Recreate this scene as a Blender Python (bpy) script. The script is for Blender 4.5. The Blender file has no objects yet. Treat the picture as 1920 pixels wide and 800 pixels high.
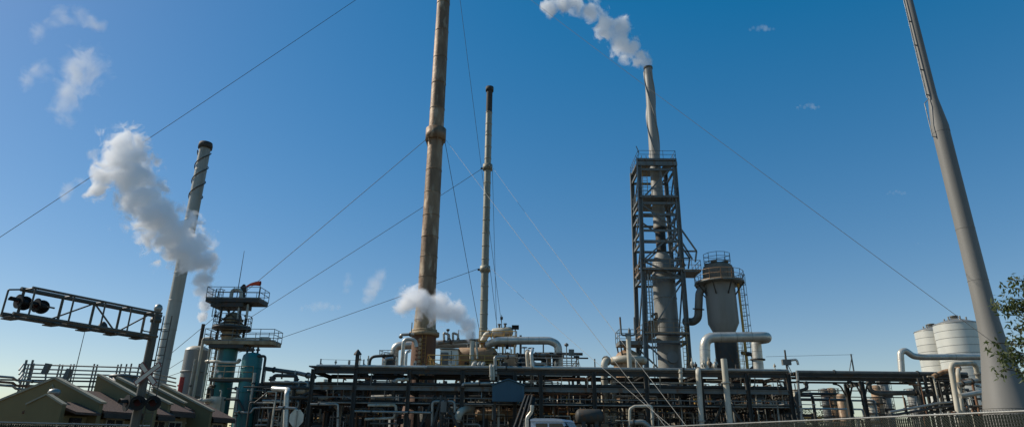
import bpy, math, random
from mathutils import Vector, Matrix
random.seed(11)
rad = math.radians
C = bpy.context.scene.collection
SC = bpy.context.scene

# ------------------------------------------------------------------ camera
F_PX = 1175.0
PITCH = math.atan(425 / F_PX)
ROLL = rad(0.62)
CAM = Vector((0, 0, 1.6))
FWD = Vector((0, math.cos(PITCH), math.sin(PITCH)))
UP0 = Vector((0, -math.sin(PITCH), math.cos(PITCH)))
RT0 = Vector((1, 0, 0))
RT = RT0 * math.cos(ROLL) + UP0 * math.sin(ROLL)
UP = -RT0 * math.sin(ROLL) + UP0 * math.cos(ROLL)
cam_d = bpy.data.cameras.new('camera')
cam_d.sensor_width = 36.0
cam_d.lens = F_PX / 1920 * 36
cam_d.clip_end = 6000
cam = bpy.data.objects.new('camera', cam_d)
C.objects.link(cam)
m3 = Matrix((RT, UP, -FWD)).transposed()
cam.matrix_world = Matrix.Translation(CAM) @ m3.to_4x4()
SC.camera = cam

# ------------------------------------------------------------------ sky + sun
SUN_AZ, SUN_EL = rad(-75), rad(39)       # azimuth from +Y towards +X
w = bpy.data.worlds.new('World'); SC.world = w; w.use_nodes = True
nt = w.node_tree; nt.nodes.clear()
sky = nt.nodes.new('ShaderNodeTexSky'); sky.sky_type = 'NISHITA'; sky.sun_disc = False
sky.sun_elevation = SUN_EL; sky.sun_rotation = SUN_AZ
sky.air_density = 1.0; sky.dust_density = 0.3; sky.ozone_density = 1.4; sky.altitude = 100
bg = nt.nodes.new('ShaderNodeBackground'); bg.inputs['Strength'].default_value = 0.15
wo = nt.nodes.new('ShaderNodeOutputWorld')
hsv = nt.nodes.new('ShaderNodeHueSaturation'); hsv.inputs['Saturation'].default_value = 1.5; hsv.inputs['Hue'].default_value = .508
gam = nt.nodes.new('ShaderNodeGamma'); gam.inputs[1].default_value = 0.7
nt.links.new(sky.outputs[0], hsv.inputs['Color']); nt.links.new(hsv.outputs[0], gam.inputs[0]); nt.links.new(gam.outputs[0], bg.inputs[0]); nt.links.new(bg.outputs[0], wo.inputs[0])
sun_d = bpy.data.lights.new('sun', 'SUN'); sun_d.energy = 4.3; sun_d.angle = rad(0.5)
sun_d.color = (1.0, 0.93, 0.82)
sun = bpy.data.objects.new('sun', sun_d); C.objects.link(sun)
sdir = Vector((math.sin(SUN_AZ) * math.cos(SUN_EL), math.cos(SUN_AZ) * math.cos(SUN_EL), math.sin(SUN_EL)))
sun.rotation_euler = (-sdir).to_track_quat('-Z', 'Y').to_euler()
sun.location = (-60, 0, 60)
SC.view_settings.view_transform = 'Standard'; SC.view_settings.look = 'None'
SC.view_settings.gamma = 1.0; SC.view_settings.use_curve_mapping = False
SC.view_settings.exposure = 0.2
SC.render.engine = 'CYCLES'
SC.cycles.use_denoising = True
SC.cycles.max_bounces = 16; SC.cycles.volume_bounces = 14; SC.cycles.transparent_max_bounces = 16
SC.cycles.diffuse_bounces = 3; SC.cycles.glossy_bounces = 3

# ------------------------------------------------------------------ pixel -> place
def ray(px, py):
    return FWD * F_PX + RT * (px - 960) - UP * (py - 400)
def P(px, py, Y):
    d = ray(px, py)
    return CAM + d * (Y / d.y)
def Pz(px, py, z):
    d = ray(px, py)
    return CAM + d * ((z - CAM.z) / d.z)
def Z(py, Y, px=960): return P(px, py, Y).z
def ppm(Y, z=5.0): return F_PX / (Y * math.cos(PITCH) + (z - 1.6) * math.sin(PITCH))
def G(px, py, Y):
    p = P(px, py, Y); return Vector((p.x, Y, 0))

# ------------------------------------------------------------------ materials
MATS = {}
def mat(name, c1, c2=None, rough=.6, metal=0., scale=1.5, stretch=1., bump=.15, bscale=25, vary=0., lo=.35, hi=.7, c3=None, s3=6, spec=.4):
    m = bpy.data.materials.new(name); m.use_nodes = True
    t = m.node_tree; N = t.nodes; L = t.links
    c2 = c2 or tuple(x * .7 for x in c1)
    if name not in ('teal', 'blue_clad', 'truck_paint', 'window', 'red_paint', 'sock', 'leaf', 'leaf_far'):   # warm light put into the base colours against the blue sky fill
        warm = lambda c: (c[0] * 1.05, c[1], c[2] * .88) if c else None
        c1, c2, c3 = warm(c1), warm(c2), warm(c3)
    b = N['Principled BSDF']
    tc = N.new('ShaderNodeTexCoord'); mp = N.new('ShaderNodeMapping')
    mp.inputs['Scale'].default_value = (1, 1, stretch)
    L.new(tc.outputs['Object'], mp.inputs[0])
    n1 = N.new('ShaderNodeTexNoise'); n1.inputs['Scale'].default_value = scale; n1.inputs['Detail'].default_value = 6
    L.new(mp.outputs[0], n1.inputs['Vector'])
    r = N.new('ShaderNodeMapRange'); r.inputs[1].default_value = lo; r.inputs[2].default_value = hi
    L.new(n1.outputs[0], r.inputs[0])
    mx = N.new('ShaderNodeMix'); mx.data_type = 'RGBA'
    c2 = c2 or tuple(x * .7 for x in c1)
    mx.inputs[6].default_value = (*c1, 1); mx.inputs[7].default_value = (*c2, 1)
    L.new(r.outputs[0], mx.inputs[0])
    out = mx.outputs[2]
    if c3:
        n3 = N.new('ShaderNodeTexNoise'); n3.inputs['Scale'].default_value = s3; n3.inputs['Detail'].default_value = 8
        L.new(mp.outputs[0], n3.inputs['Vector'])
        r3 = N.new('ShaderNodeMapRange'); r3.inputs[1].default_value = .55; r3.inputs[2].default_value = .68
        L.new(n3.outputs[0], r3.inputs[0])
        m3_ = N.new('ShaderNodeMix'); m3_.data_type = 'RGBA'; m3_.inputs[7].default_value = (*c3, 1)
        L.new(r3.outputs[0], m3_.inputs[0]); L.new(out, m3_.inputs[6]); out = m3_.outputs[2]
    if vary:
        oi = N.new('ShaderNodeObjectInfo')
        rv = N.new('ShaderNodeMapRange'); rv.inputs[3].default_value = 1 - vary; rv.inputs[4].default_value = 1 + vary
        L.new(oi.outputs['Random'], rv.inputs[0])
        hs = N.new('ShaderNodeHueSaturation'); L.new(rv.outputs[0], hs.inputs['Value']); L.new(out, hs.inputs['Color'])
        out = hs.outputs[0]
    L.new(out, b.inputs['Base Color'])
    b.inputs['Metallic'].default_value = metal
    b.inputs['Specular IOR Level'].default_value = spec
    rr = N.new('ShaderNodeMapRange'); rr.inputs[3].default_value = max(.05, rough - .12); rr.inputs[4].default_value = min(1, rough + .12)
    L.new(n1.outputs[0], rr.inputs[0]); L.new(rr.outputs[0], b.inputs['Roughness'])
    if bump:
        n2 = N.new('ShaderNodeTexNoise'); n2.inputs['Scale'].default_value = bscale; n2.inputs['Detail'].default_value = 4
        L.new(tc.outputs['Object'], n2.inputs['Vector'])
        bp = N.new('ShaderNodeBump'); bp.inputs['Strength'].default_value = bump; bp.inputs['Distance'].default_value = .05
        L.new(n2.outputs[0], bp.inputs['Height']); L.new(bp.outputs[0], b.inputs['Normal'])
    MATS[name] = m
    return m
mat('dark_steel', (.04, .045, .049), (.062, .058, .05), .6, .0, 2.5, c3=(.085, .05, .03), s3=3, spec=.25)
mat('signal_steel', (.105, .10, .085), (.07, .065, .055), .55, .0, 2.0, c3=(.10, .065, .045), s3=3)
mat('blue_steel', (.15, .168, .175), (.105, .118, .124), .5, .0, 1.2, .3, c3=(.13, .08, .05), s3=2.2)
mat('grey_steel', (.15, .155, .155), (.095, .1, .10), .5, .1, 1.4, .3)
mat('galvanized', (.33, .335, .33), (.22, .225, .22), .42, .5, 3)
mat('insulation', (.52, .525, .52), (.40, .40, .385), .4, .5, 1.8, bump=.25, bscale=7, c3=(.40, .36, .30), s3=1.2)
mat('white_paint', (.50, .485, .44), (.35, .33, .28), .5, 0, 1.5, .3, c3=(.38, .30, .20), s3=1.7)
mat('shed_white', (.72, .74, .73), (.62, .64, .63), .5, 0, 1.5, .3)
mat('head_brown', (.17, .145, .115), (.12, .10, .08), .6, 0, 1.2, .4)
mat('silo_white', (.60, .61, .60), (.50, .51, .50), .35, .25, .5, .15, vary=.07)
mat('column_grey', (.23, .235, .235), (.17, .175, .175), .55, 0, .6, .15, c3=(.20, .20, .19), s3=.9)
mat('stack_white', (.27, .275, .27), (.21, .21, .205), .5, 0, .6, .15)
mat('stack_band', (.30, .305, .27), (.20, .20, .165), .55, .15, 1.0, .15, bump=.25, bscale=3, vary=.12, c3=(.18, .16, .12), s3=.8)
mat('stack_pale', (.30, .325, .325), (.20, .205, .19), .55, .1, .8, .12, bump=.2, bscale=3, vary=.08, c3=(.24, .21, .16), s3=.8)
mat('stack_rust', (.25, .175, .115), (.125, .078, .048), .6, .25, .9, .3, bump=.9, bscale=2.6, vary=.16, c3=(.36, .29, .22), s3=1.5)
mat('rust_drum', (.12, .060, .037), (.17, .098, .062), .8, 0, 1.6, .4, bump=.5, bscale=4, c3=(.07, .045, .035), s3=2.5)
mat('tan_collar', (.36, .28, .18), (.22, .155, .09), .7, 0, 2, .4, c3=(.12, .09, .06), s3=3)
mat('tan_vessel', (.38, .26, .165), (.25, .155, .09), .6, 0, 1.2, .5, c3=(.16, .09, .05), s3=2)
mat('rust_pipe', (.20, .10, .055), (.12, .07, .045), .75, 0, 3)
mat('soot', (.035, .033, .03), (.06, .055, .05), .8, 0, 3)
mat('teal', (.022, .175, .165), (.02, .125, .118), .45, 0, .8, .15, c3=(.06, .10, .10), s3=1.4)
mat('blue_clad', (.035, .10, .145), (.028, .078, .11), .5, 0, .8, .2)
mat('olive', (.20, .162, .085), (.165, .132, .07), .9, 0, .6, .6, bump=.3, bscale=40)
mat('coping', (.33, .305, .24), (.25, .23, .18), .8, 0, 2)
mat('shingle', (.105, .062, .048), (.075, .045, .036), .9, 0, 4, bump=.6, bscale=14)
mat('fascia', (.05, .042, .035), rough=.7)
mat('yellow_rail', (.50, .31, .07), (.34, .21, .07), .6, 0, 3)
mat('black', (.012, .012, .012), (.02, .02, .02), .6, spec=.2)
mat('red_paint', (.42, .035, .025), (.30, .03, .02), .55)
mat('sock', (.75, .11, .045), (.62, .08, .035), .85)
mat('sign_white', (.62, .61, .57), (.5, .48, .44), .5, 0, 4)
mat('sign_back', (.55, .56, .54), (.42, .43, .40), .45, .3, 4)
mat('sign_red', (.20, .035, .03), (.15, .03, .025), .5)
mat('lens', (.05, .008, .007), (.03, .006, .006), .5, 0, 4, spec=.15)
mat('window', (.015, .017, .02), (.02, .022, .025), .12, 0, 3, bump=0, spec=.6)
mat('wire', (.10, .105, .11), (.07, .07, .07), .6, 0)
mat('wire_dark', (.03, .033, .036), (.025, .025, .025), .6, .1)
mat('wire_pale', (.30, .30, .29), (.24, .24, .23), .6, 0)
mat('truck_paint', (.42, .47, .52), (.36, .40, .45), .3, 0, 2, bump=.03)
mat('ground', (.13, .12, .10), (.085, .08, .068), .95, 0, .4, bump=.5, bscale=12)
mat('concrete', (.36, .35, .33), (.26, .25, .23), .9, 0, 1)
mat('asphalt', (.05, .05, .05), (.065, .063, .06), .9, 0, 1.5, bump=.4, bscale=40)
mat('slat', (.010, .016, .013), (.016, .022, .018), .75, 0, 4, spec=.2)
mat('mesh_wire', (.02, .028, .024), (.035, .042, .036), .5, .0, 5)
mat('bark', (.10, .08, .06), (.06, .05, .04), .95, 0, 8, .3, bump=.8, bscale=18)
mat('rail_wood', (.12, .10, .085), rough=.9)
mat('wall_dark', (.055, .055, .052), (.04, .04, .04), .8, 0, .6)
mat('monopole', (.175, .175, .175), (.14, .14, .14), .6, 0, .5, .2, bump=.08, bscale=30)
def leaf_mat(name, col, col2):
    m = mat(name, col, col2, .55, 0, 5, bump=0)
    t = m.node_tree; b = t.nodes['Principled BSDF']
    tr = t.nodes.new('ShaderNodeBsdfTranslucent'); tr.inputs[0].default_value = (col[0] * 1.6, col[1] * 1.6, col[2] * .8, 1)
    ms = t.nodes.new('ShaderNodeMixShader'); ms.inputs[0].default_value = .35
    t.links.new(b.outputs[0], ms.inputs[1]); t.links.new(tr.outputs[0], ms.inputs[2])
    t.links.new(ms.outputs[0], t.nodes['Material Output'].inputs[0])
leaf_mat('leaf', (.055, .078, .026), (.095, .10, .04))
leaf_mat('leaf_far', (.05, .07, .025), (.035, .055, .02))

# ------------------------------------------------------------------ mesh builder
ORG = {}
ZV = Vector((0, 0, 1))
def frame(d):
    d = d.normalized()
    a = Vector((1, 0, 0)) if abs(d.z) > .95 else ZV
    u = d.cross(a).normalized(); v = u.cross(d).normalized()
    return u, v          # u horizontal, v as up as possible
class MB:
    def __init__(s): s.v = []; s.f = []; s.m = []; s.s = []
    def add(s, vs, fs, m=0, sm=False):
        o = len(s.v); s.v += [Vector(x) for x in vs]
        for f in fs: s.f.append([i + o for i in f]); s.m.append(m); s.s.append(sm)
        return s
    def beam(s, p0, p1, w, h=None, m=0):
        p0, p1 = Vector(p0), Vector(p1); h = h or w
        u, v = frame(p1 - p0); u = u * (w / 2); v = v * (h / 2)
        q = [p + a * u + b * v for p in (p0, p1) for a, b in ((-1, -1), (1, -1), (1, 1), (-1, 1))]
        return s.add(q, [(0, 3, 2, 1), (4, 5, 6, 7), (0, 1, 5, 4), (1, 2, 6, 5), (2, 3, 7, 6), (3, 0, 4, 7)], m)
    def ibeam(s, p0, p1, w, h, m=0, t=.05):
        p0, p1 = Vector(p0), Vector(p1); u, v = frame(p1 - p0)
        o = v * (h / 2 - t / 2)
        s.beam(p0 + o, p1 + o, w, t, m); s.beam(p0 - o, p1 - o, w, t, m)
        return s.beam(p0, p1, t * .8, h - 2 * t, m)
    def box(s, c, d, yaw=0, m=0):
        c = Vector(c); R = Matrix.Rotation(yaw, 3, 'Z')
        q = [c + R @ Vector((a * d[0] / 2, b * d[1] / 2, e * d[2] / 2)) for e in (-1, 1) for a, b in ((-1, -1), (1, -1), (1, 1), (-1, 1))]
        return s.add(q, [(0, 3, 2, 1), (4, 5, 6, 7), (0, 1, 5, 4), (1, 2, 6, 5), (2, 3, 7, 6), (3, 0, 4, 7)], m)
    def cyl(s, p0, p1, r0, r1=None, n=12, m=0, caps=True):
        p0, p1 = Vector(p0), Vector(p1); r1 = r0 if r1 is None else r1
        u, v = frame(p1 - p0)
        A = [p0 + (u * math.cos(2 * math.pi * i / n) + v * math.sin(2 * math.pi * i / n)) * r0 for i in range(n)]
        B = [p1 + (u * math.cos(2 * math.pi * i / n) + v * math.sin(2 * math.pi * i / n)) * r1 for i in range(n)]
        s.add(A + B, [(i, (i + 1) % n, n + (i + 1) % n, n + i) for i in range(n)], m, True)
        if caps: s.add(A, [tuple(reversed(range(n)))], m); s.add(B, [tuple(range(n))], m)
        return s
    def lathe(s, c, prof, n=24, m=0, caps=True):
        c = Vector(c); vs = []
        for r, z in prof:
            vs += [c + Vector((r * math.cos(2 * math.pi * i / n), r * math.sin(2 * math.pi * i / n), z)) for i in range(n)]
        fs = []
        for k in range(len(prof) - 1):
            fs += [(k * n + i, k * n + (i + 1) % n, (k + 1) * n + (i + 1) % n, (k + 1) * n + i) for i in range(n)]
        s.add(vs, fs, m, True)
        if caps:
            s.add(vs[:n], [tuple(reversed(range(n)))], m); s.add(vs[-n:], [tuple(range(n))], m)
        return s
    def hlathe(s, p0, p1, prof, n=16, m=0):
        """lathe along p0->p1, prof = (radius, distance)"""
        p0, p1 = Vector(p0), Vector(p1); d = (p1 - p0).normalized(); u, v = frame(d); vs = []
        for r, z in prof:
            vs += [p0 + d * z + (u * math.cos(2 * math.pi * i / n) + v * math.sin(2 * math.pi * i / n)) * r for i in range(n)]
        fs = []
        for k in range(len(prof) - 1):
            fs += [(k * n + i, k * n + (i + 1) % n, (k + 1) * n + (i + 1) % n, (k + 1) * n + i) for i in range(n)]
        s.add(vs, fs, m, True); s.add(vs[:n], [tuple(reversed(range(n)))], m); s.add(vs[-n:], [tuple(range(n))], m)
        return s
    def tube(s, pts, r, n=8, fil=None, m=0, seg=5):
        path = fillet([Vector(p) for p in pts], r * 2.2 if fil is None else fil, seg)
        rings = []; pu = None
        for i, p in enumerate(path):
            a = path[max(i - 1, 0)]; b = path[min(i + 1, len(path) - 1)]
            d = (b - a).normalized()
            if pu is None: u, v = frame(d)
            else:
                u = (pu - d * pu.dot(d)).normalized(); v = d.cross(u)
            pu = u
            v = d.cross(u)
            rings.append([p + (u * math.cos(2 * math.pi * k / n) + v * math.sin(2 * math.pi * k / n)) * r for k in range(n)])
        vs = [x for q in rings for x in q]; fs = []
        for j in range(len(rings) - 1):
            fs += [(j * n + k, j * n + (k + 1) % n, (j + 1) * n + (k + 1) % n, (j + 1) * n + k) for k in range(n)]
        s.add(vs, fs, m, True)
        s.add(rings[0], [tuple(reversed(range(n)))], m); s.add(rings[-1], [tuple(range(n))], m)
        return s
    def prism(s, pts, vec, m=0):
        pts = [Vector(p) for p in pts]; vec = Vector(vec); n = len(pts)
        q = pts + [p + vec for p in pts]
        nrm = (pts[1] - pts[0]).cross(pts[2] - pts[1])
        fl = nrm.dot(vec) > 0
        f = [tuple(reversed(range(n))), tuple(range(n, 2 * n))] if fl else [tuple(range(n)), tuple(reversed(range(n, 2 * n)))]
        for i in range(n):
            j = (i + 1) % n
            f.append((i, j, n + j, n + i) if fl else (j, i, n + i, n + j))
        return s.add(q, f, m)
    def build(s, name, mats, parent=None, origin=None):
        if parent is not None: o = ORG[parent.name]
        elif origin is not None: o = Vector(origin)
        else:
            o = Vector(((min(p.x for p in s.v) + max(p.x for p in s.v)) / 2, (min(p.y for p in s.v) + max(p.y for p in s.v)) / 2, min(p.z for p in s.v)))
        me = bpy.data.meshes.new(name)
        me.from_pydata([p - o for p in s.v], [], s.f)
        if isinstance(mats, str): mats = [mats]
        for k in mats: me.materials.append(MATS[k])
        me.polygons.foreach_set('material_index', s.m)
        me.polygons.foreach_set('use_smooth', s.s)
        me.update()
        ob = bpy.data.objects.new(name, me); C.objects.link(ob)
        if parent is not None: ob.parent = parent
        else: ob.location = o
        ORG[ob.name] = o
        return ob
def fillet(pts, rf, seg=5):
    if len(pts) < 3 or rf <= 0: return pts
    out = [pts[0]]
    for i in range(1, len(pts) - 1):
        a, b, c = pts[i - 1], pts[i], pts[i + 1]
        l1, l2 = (a - b).length, (c - b).length
        d1, d2 = (a - b).normalized(), (c - b).normalized()
        ang = d1.angle(d2)
        if ang > 3.05: out.append(b); continue
        t = min(rf / math.tan(ang / 2) if ang > .05 else rf, l1 * .48, l2 * .48)
        p0, p1 = b + d1 * t, b + d2 * t
        for k in range(seg + 1):
            q = k / seg
            out.append(p0 * (1 - q) ** 2 + b * 2 * q * (1 - q) + p1 * q * q)
    out.append(pts[-1])
    return out
def tag(o, label, cat, group=None, kind=None):
    if label: o['label'] = label
    if cat: o['category'] = cat
    if group: o['group'] = group
    if kind: o['kind'] = kind
    return o
def thing(name, label, cat, loc, group=None):
    o = bpy.data.objects.new(name, None); o.empty_display_size = .2
    C.objects.link(o); o.location = loc; ORG[o.name] = Vector(loc)
    return tag(o, label, cat, group)
def rail(mb, pts, h=1.05, r=.025, step=1.4, m=0, n=5, closed=False):
    pts = [Vector(p) for p in pts]
    if closed: pts = pts + [pts[0]]
    for a, b in zip(pts, pts[1:]):
        L = (b - a).length; k = max(1, round(L / step))
        for i in range(k + 1):
            q = a.lerp(b, i / k); mb.cyl(q, q + ZV * h, r, n=n, m=m, caps=False)
        for hh in (h, h * .55): mb.cyl(a + ZV * hh, b + ZV * hh, r, n=n, m=m, caps=False)
        mb.beam(a + ZV * .06, b + ZV * .06, .012, .12, m=m)
    return mb
def ladder(mb, p0, p1, side, w=.45, r=.025, cage=False, m=0, step=.4, out=None):
    p0, p1, side = Vector(p0), Vector(p1), Vector(side).normalized()
    for s_ in (-1, 1): mb.cyl(p0 + side * s_ * w / 2, p1 + side * s_ * w / 2, r, n=5, m=m)
    n = int((p1 - p0).length / step)
    for i in range(1, n):
        q = p0.lerp(p1, i / n); mb.cyl(q - side * w / 2, q + side * w / 2, r * .7, n=4, m=m, caps=False)
    if cage:
        out = Vector(out)
        k = int((p1 - p0).length / 1.1)
        prev = None
        for i in range(2, k + 1):
            q = p0.lerp(p1, i / k)
            ring = [q + side * math.cos(a) * .38 + out * math.sin(a) * .7 for a in (0, .6, 1.2, 1.94, 2.54, 3.1416)]
            for a, b in zip(ring, ring[1:]): mb.beam(a, b, .03, .05, m=m)
            if prev:
                for a, b in zip(prev[1:5], ring[1:5]): mb.beam(a, b, .03, .03, m=m)
            prev = ring
    return mb
def ringpts(c, r, z, n=16, a0=0, a1=2 * math.pi):
    full = abs(a1 - a0 - 2 * math.pi) < 1e-6
    k = n if full else n + 1
    return [Vector((c.x + r * math.cos(a0 + (a1 - a0) * i / n), c.y + r * math.sin(a0 + (a1 - a0) * i / n), z)) for i in range(k)]

# ------------------------------------------------------------------ ground
def sheet(name, x0, x1, y0, y1, z, m):
    b = MB(); b.add([(x0, y0, z), (x1, y0, z), (x1, y1, z), (x0, y1, z)], [(0, 1, 2, 3)])
    return tag(b.build(name, m, origin=(0, 0, 0)), None, None, kind='structure')
sheet('ground', -3000, 3000, -3000, 3000, 0, 'ground')
sheet('road', -200, 200, -3, 11, .004, 'asphalt')
tag(MB().box((0, 11.2, .075), (400, .3, .15)).build('kerb', 'concrete'), None, None, kind='structure')
sheet('plant_yard', -40, 80, 46, 100, .005, 'asphalt')

# ------------------------------------------------------------------ chimneys
def seg_stack(root, c, zs, rf, name, m, n=24, ring=None, ring_r=.06, ringm=None):
    """shaft of separate cladding sections; rf(z) radius"""
    for a, b in zip(zs, zs[1:]):
        k = 4; e = random.uniform(-.012, .012)
        MB().lathe(Vector((c.x, c.y, 0)), [(rf(a + (b - a) * i / k) * (1 + e), a + (b - a) * i / k) for i in range(k + 1)], n, caps=False).build(name, m(a) if callable(m) else m, root)
        if ring:
            r = rf(b) + ring_r
            MB().lathe(Vector((c.x, c.y, 0)), [(rf(b) * .98, b - .05), (r, b - .05), (r, b + .05), (rf(b) * .98, b + .05)], n, caps=False).build(ring, ringm or (m(b) if callable(m) else m), root)
def band(root, c, z0, z1, r, name, m, rin=None, n=24):
    rin = rin or r * .7
    return MB().lathe(Vector((c.x, c.y, 0)), [(rin, z0), (r, z0), (r, z1), (rin, z1)], n, caps=False).build(name, m, root)

# main rust-brown chimney
cm = G(795, 640, 75)
main = thing('chimney', 'tall rust-brown clad guyed chimney with a collar, rising out of the frame', 'chimney', cm)
Yc = 75
def zc(py, Y=75, px=810): return Z(py, Y, px)
z_fl, z_dr0, z_dr1 = zc(735), zc(690), zc(628)
MB().lathe(cm, [(3.1, 0), (2.55, 2.4), (2.0, 4.8), (1.55, z_fl), (1.45, z_fl + .6)], 32, caps=False).build('flared_base', 'rust_drum', main)
MB().lathe(cm, [(1.45, z_fl + .6), (1.42, z_dr1)], 32, caps=False).build('drum', 'rust_drum', main)
def rfm(z):
    za, zb = zc(617), zc(548)
    if z < zb: return 1.34 + (1.09 - 1.34) * (z - za) / (zb - za)
    return 1.09 + (.92 - 1.09) * (z - zb) / (62 - zb)
zs = [z_dr1 + .3] + [zc(p) for p in (600, 585, 566, 548, 520, 482, 445, 405, 362, 320, 262, 205, 158, 110, 60, 8, -48, -110)]
seg_stack(main, cm, zs, rfm, 'cladding_section', lambda z: 'tan_collar' if z < zc(570) else 'stack_rust', ring='seam_band', ring_r=.035)
band(main, cm, z_dr1 - .15, z_dr1 + .3, 1.78, 'base_collar', 'tan_collar')
band(main, cm, z_dr1 + .3, z_dr1 + .62, 1.5, 'flange_ring', 'tan_collar')
band(main, cm, zc(264), zc(243), 1.36, 'guy_collar', 'stack_rust', rin=.8)
for k in range(6):
    a = rad(-90 + 60 * k + 20)
    p = cm + Vector((1.3 * math.cos(a), 1.3 * math.sin(a), zc(262)))
    MB().beam(p, p - ZV * 1.0 - Vector((math.cos(a), math.sin(a), 0)) * .35, .1, .16).build('collar_bracket', 'stack_rust', main)
for k in range(7):
    a = rad(-100); z = zc(688) + (zc(640) - zc(688)) * k / 6
    q = cm + Vector((math.cos(a), math.sin(a), 0)) * 1.4; q.z = z
    MB().cyl(q, q + Vector((math.cos(a), math.sin(a), 0)) * .14, .2, n=10).build('inspection_cover', 'tan_collar', main)
    for s_ in (-20, 22):
        a2 = a + rad(s_); q = cm + Vector((math.cos(a2), math.sin(a2), 0)) * 1.4; q.z = z + .3
        MB().cyl(q, q + Vector((math.cos(a2), math.sin(a2), 0)) * .1, .09, n=6).build('bolt_head', 'rust_drum', main)
lb = MB(); ladder(lb, cm + Vector((.2, -1.5, 2)), cm + Vector((.2, -1.5, z_dr1 - .2)), (1, 0, 0), m=0); lb.build('ladder', 'yellow_rail', main)

# thin pale stack
ct = G(907, 600, 85)
thin = thing('chimney', 'slim pale grey banded stack with black tip, guyed by two collars', 'chimney', ct)
zt = lambda py: Z(py, 85, 910)
ztop = zt(164)
zs = [0, 5, 10] + [10 + (ztop - 10.6) * i / 22 for i in range(1, 23)]
seg_stack(thin, ct, zs[:-2], lambda z: .56 - .0018 * z, 'shaft_section', 'stack_band', 18, ring='flange_ring', ring_r=.045)
MB().lathe(ct, [(.47, zs[-3]), (.47, ztop - .6)], 18, caps=False).build('sooted_tip', 'soot', thin)
MB().lathe(ct, [(.47, ztop - .7), (.62, ztop - .7), (.62, ztop), (.45, ztop), (.45, ztop - .7)], 18, caps=False).build('cap_ring', 'soot', thin)
for py in (315, 505):
    band(thin, ct, zt(py + 4), zt(py - 6), .72, 'guy_collar', 'stack_band', rin=.45, n=18)
    for k in range(3):
        a = rad(90 + 120 * k + 80); q = ct + Vector((math.cos(a) * .7, math.sin(a) * .7, zt(py)))
        MB().beam(q, q + Vector((math.cos(a), math.sin(a), 0)) * .35, .1, .25).build('lug', 'dark_steel', thin)

# left chimney with spiral pipe
cl = G(301, 706, 70)
leftc = thing('chimney', 'pale grey-green leaning-looking chimney with a spiral pipe near its dark top', 'chimney', cl)
zl = lambda py: Z(py, 70, 340)
ztop = zl(274)
zs = [0] + [3.2 * i for i in range(1, int(ztop / 3.2) + 1)] + [ztop]
seg_stack(leftc, cl, zs, lambda z: .70 - .0012 * z, 'shaft_section', 'stack_pale', 24, ring='flange_ring', ring_r=.02)
MB().lathe(cl, [(.62, ztop - .35), (.80, ztop - .35), (.82, ztop + .1), (.74, ztop + .45), (.60, ztop + .45), (.60, ztop - .35)], 24, caps=False).build('cap_ring', 'soot', leftc)
for ph in (0, math.pi):
    pts = []
    z0, z1 = zl(372), zl(284); n = 50
    for i in range(n + 1):
        a = ph + i / n * 2 * math.pi * 1.6; pts.append(cl + Vector((.75 * math.cos(a), .75 * math.sin(a), z0 + (z1 - z0) * i / n)))
    MB().tube(pts, .06, 6, fil=0).build('spiral_strake', 'soot', leftc)

# white stack + dark neck + column: built with the lattice tower below
# far-right monopole stack
cp = G(1887, 740, 45)
pole = thing('steel_monopole', 'huge smooth grey tapered steel pole with flared foot, beside the tree', 'pole', cp)
zp = lambda py: Z(py, 45, 1800)
k45 = lambda wpx, z: wpx / 2 / ppm(45, z)
zj0, zj1 = zp(238), zp(192)
prof = [(2.05, 0), (1.84, 1.8), (1.6, 3.6), (1.34, 5.2), (1.12, 6.5), (.92, 7.7), (.78, 8.8), (.70, 10), (.66, 11.5), (.64, 13), (.62, 17), (.60, zj0 - .5)]
MB().lathe(cp, prof, 40, caps=False).build('lower_shaft', 'monopole', pole)
MB().lathe(cp, [(.615, zj0 - .55), (.615, zj0), (.36, zj1 + .2), (.345, zj1 + .5)], 40, caps=False).build('reducer_cone', 'monopole', pole)
ztp = 44
MB().lathe(cp, [(.345, zj1 + .45), (.335, zj1 + 6), (.30, ztp), (.0, ztp + .1)], 32, caps=False).build('upper_shaft', 'monopole', pole)
for zz, r_ in ((4.0, 1.545), (13.0, .642), (17.0, .622)):
    MB().lathe(cp, [(r_ * .98, zz - .012), (r_ + .012, zz - .012), (r_ + .012, zz + .012), (r_ * .98, zz + .012)], 40, caps=False).build('weld_seam', 'monopole', pole)
cd = MB(); off = Vector((-.52, -.12, 0))
cd.cyl(cp + off + ZV * (zj1 + .3), cp + Vector((-.40, -.1, ztp - .3)), .035, n=6)
cd.cyl(cp + off * 1.16 + ZV * (zj1 + .3), cp + Vector((-.47, -.1, ztp - .3)), .02, n=5)
cd.build('climbing_rail', 'galvanized', pole)
for i in range(7):
    z = zj1 + .6 + i * 2.4; t = (z - zj1) / (ztp - zj1); o2 = off.lerp(Vector((-.40, -.1, 0)), t)
    MB().beam(cp + ZV * z + o2 * .55, cp + ZV * z + o2 * 1.1, .05, .09).build('rail_bracket', 'dark_steel', pole)
hb = MB(); a = cp + Vector((-.42, -.1, zj1 + .25)); b_ = cp + Vector((-.86, -.1, zj1 - .2)); c_ = cp + Vector((-.86, -.1, zj0 - .95)); d_ = cp + Vector((-.55, -.1, zj0 - .95))
hb.tube([a, b_, c_, d_], .035, 6, fil=.06); hb.build('rail_stub_frame', 'galvanized', pole)

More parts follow.
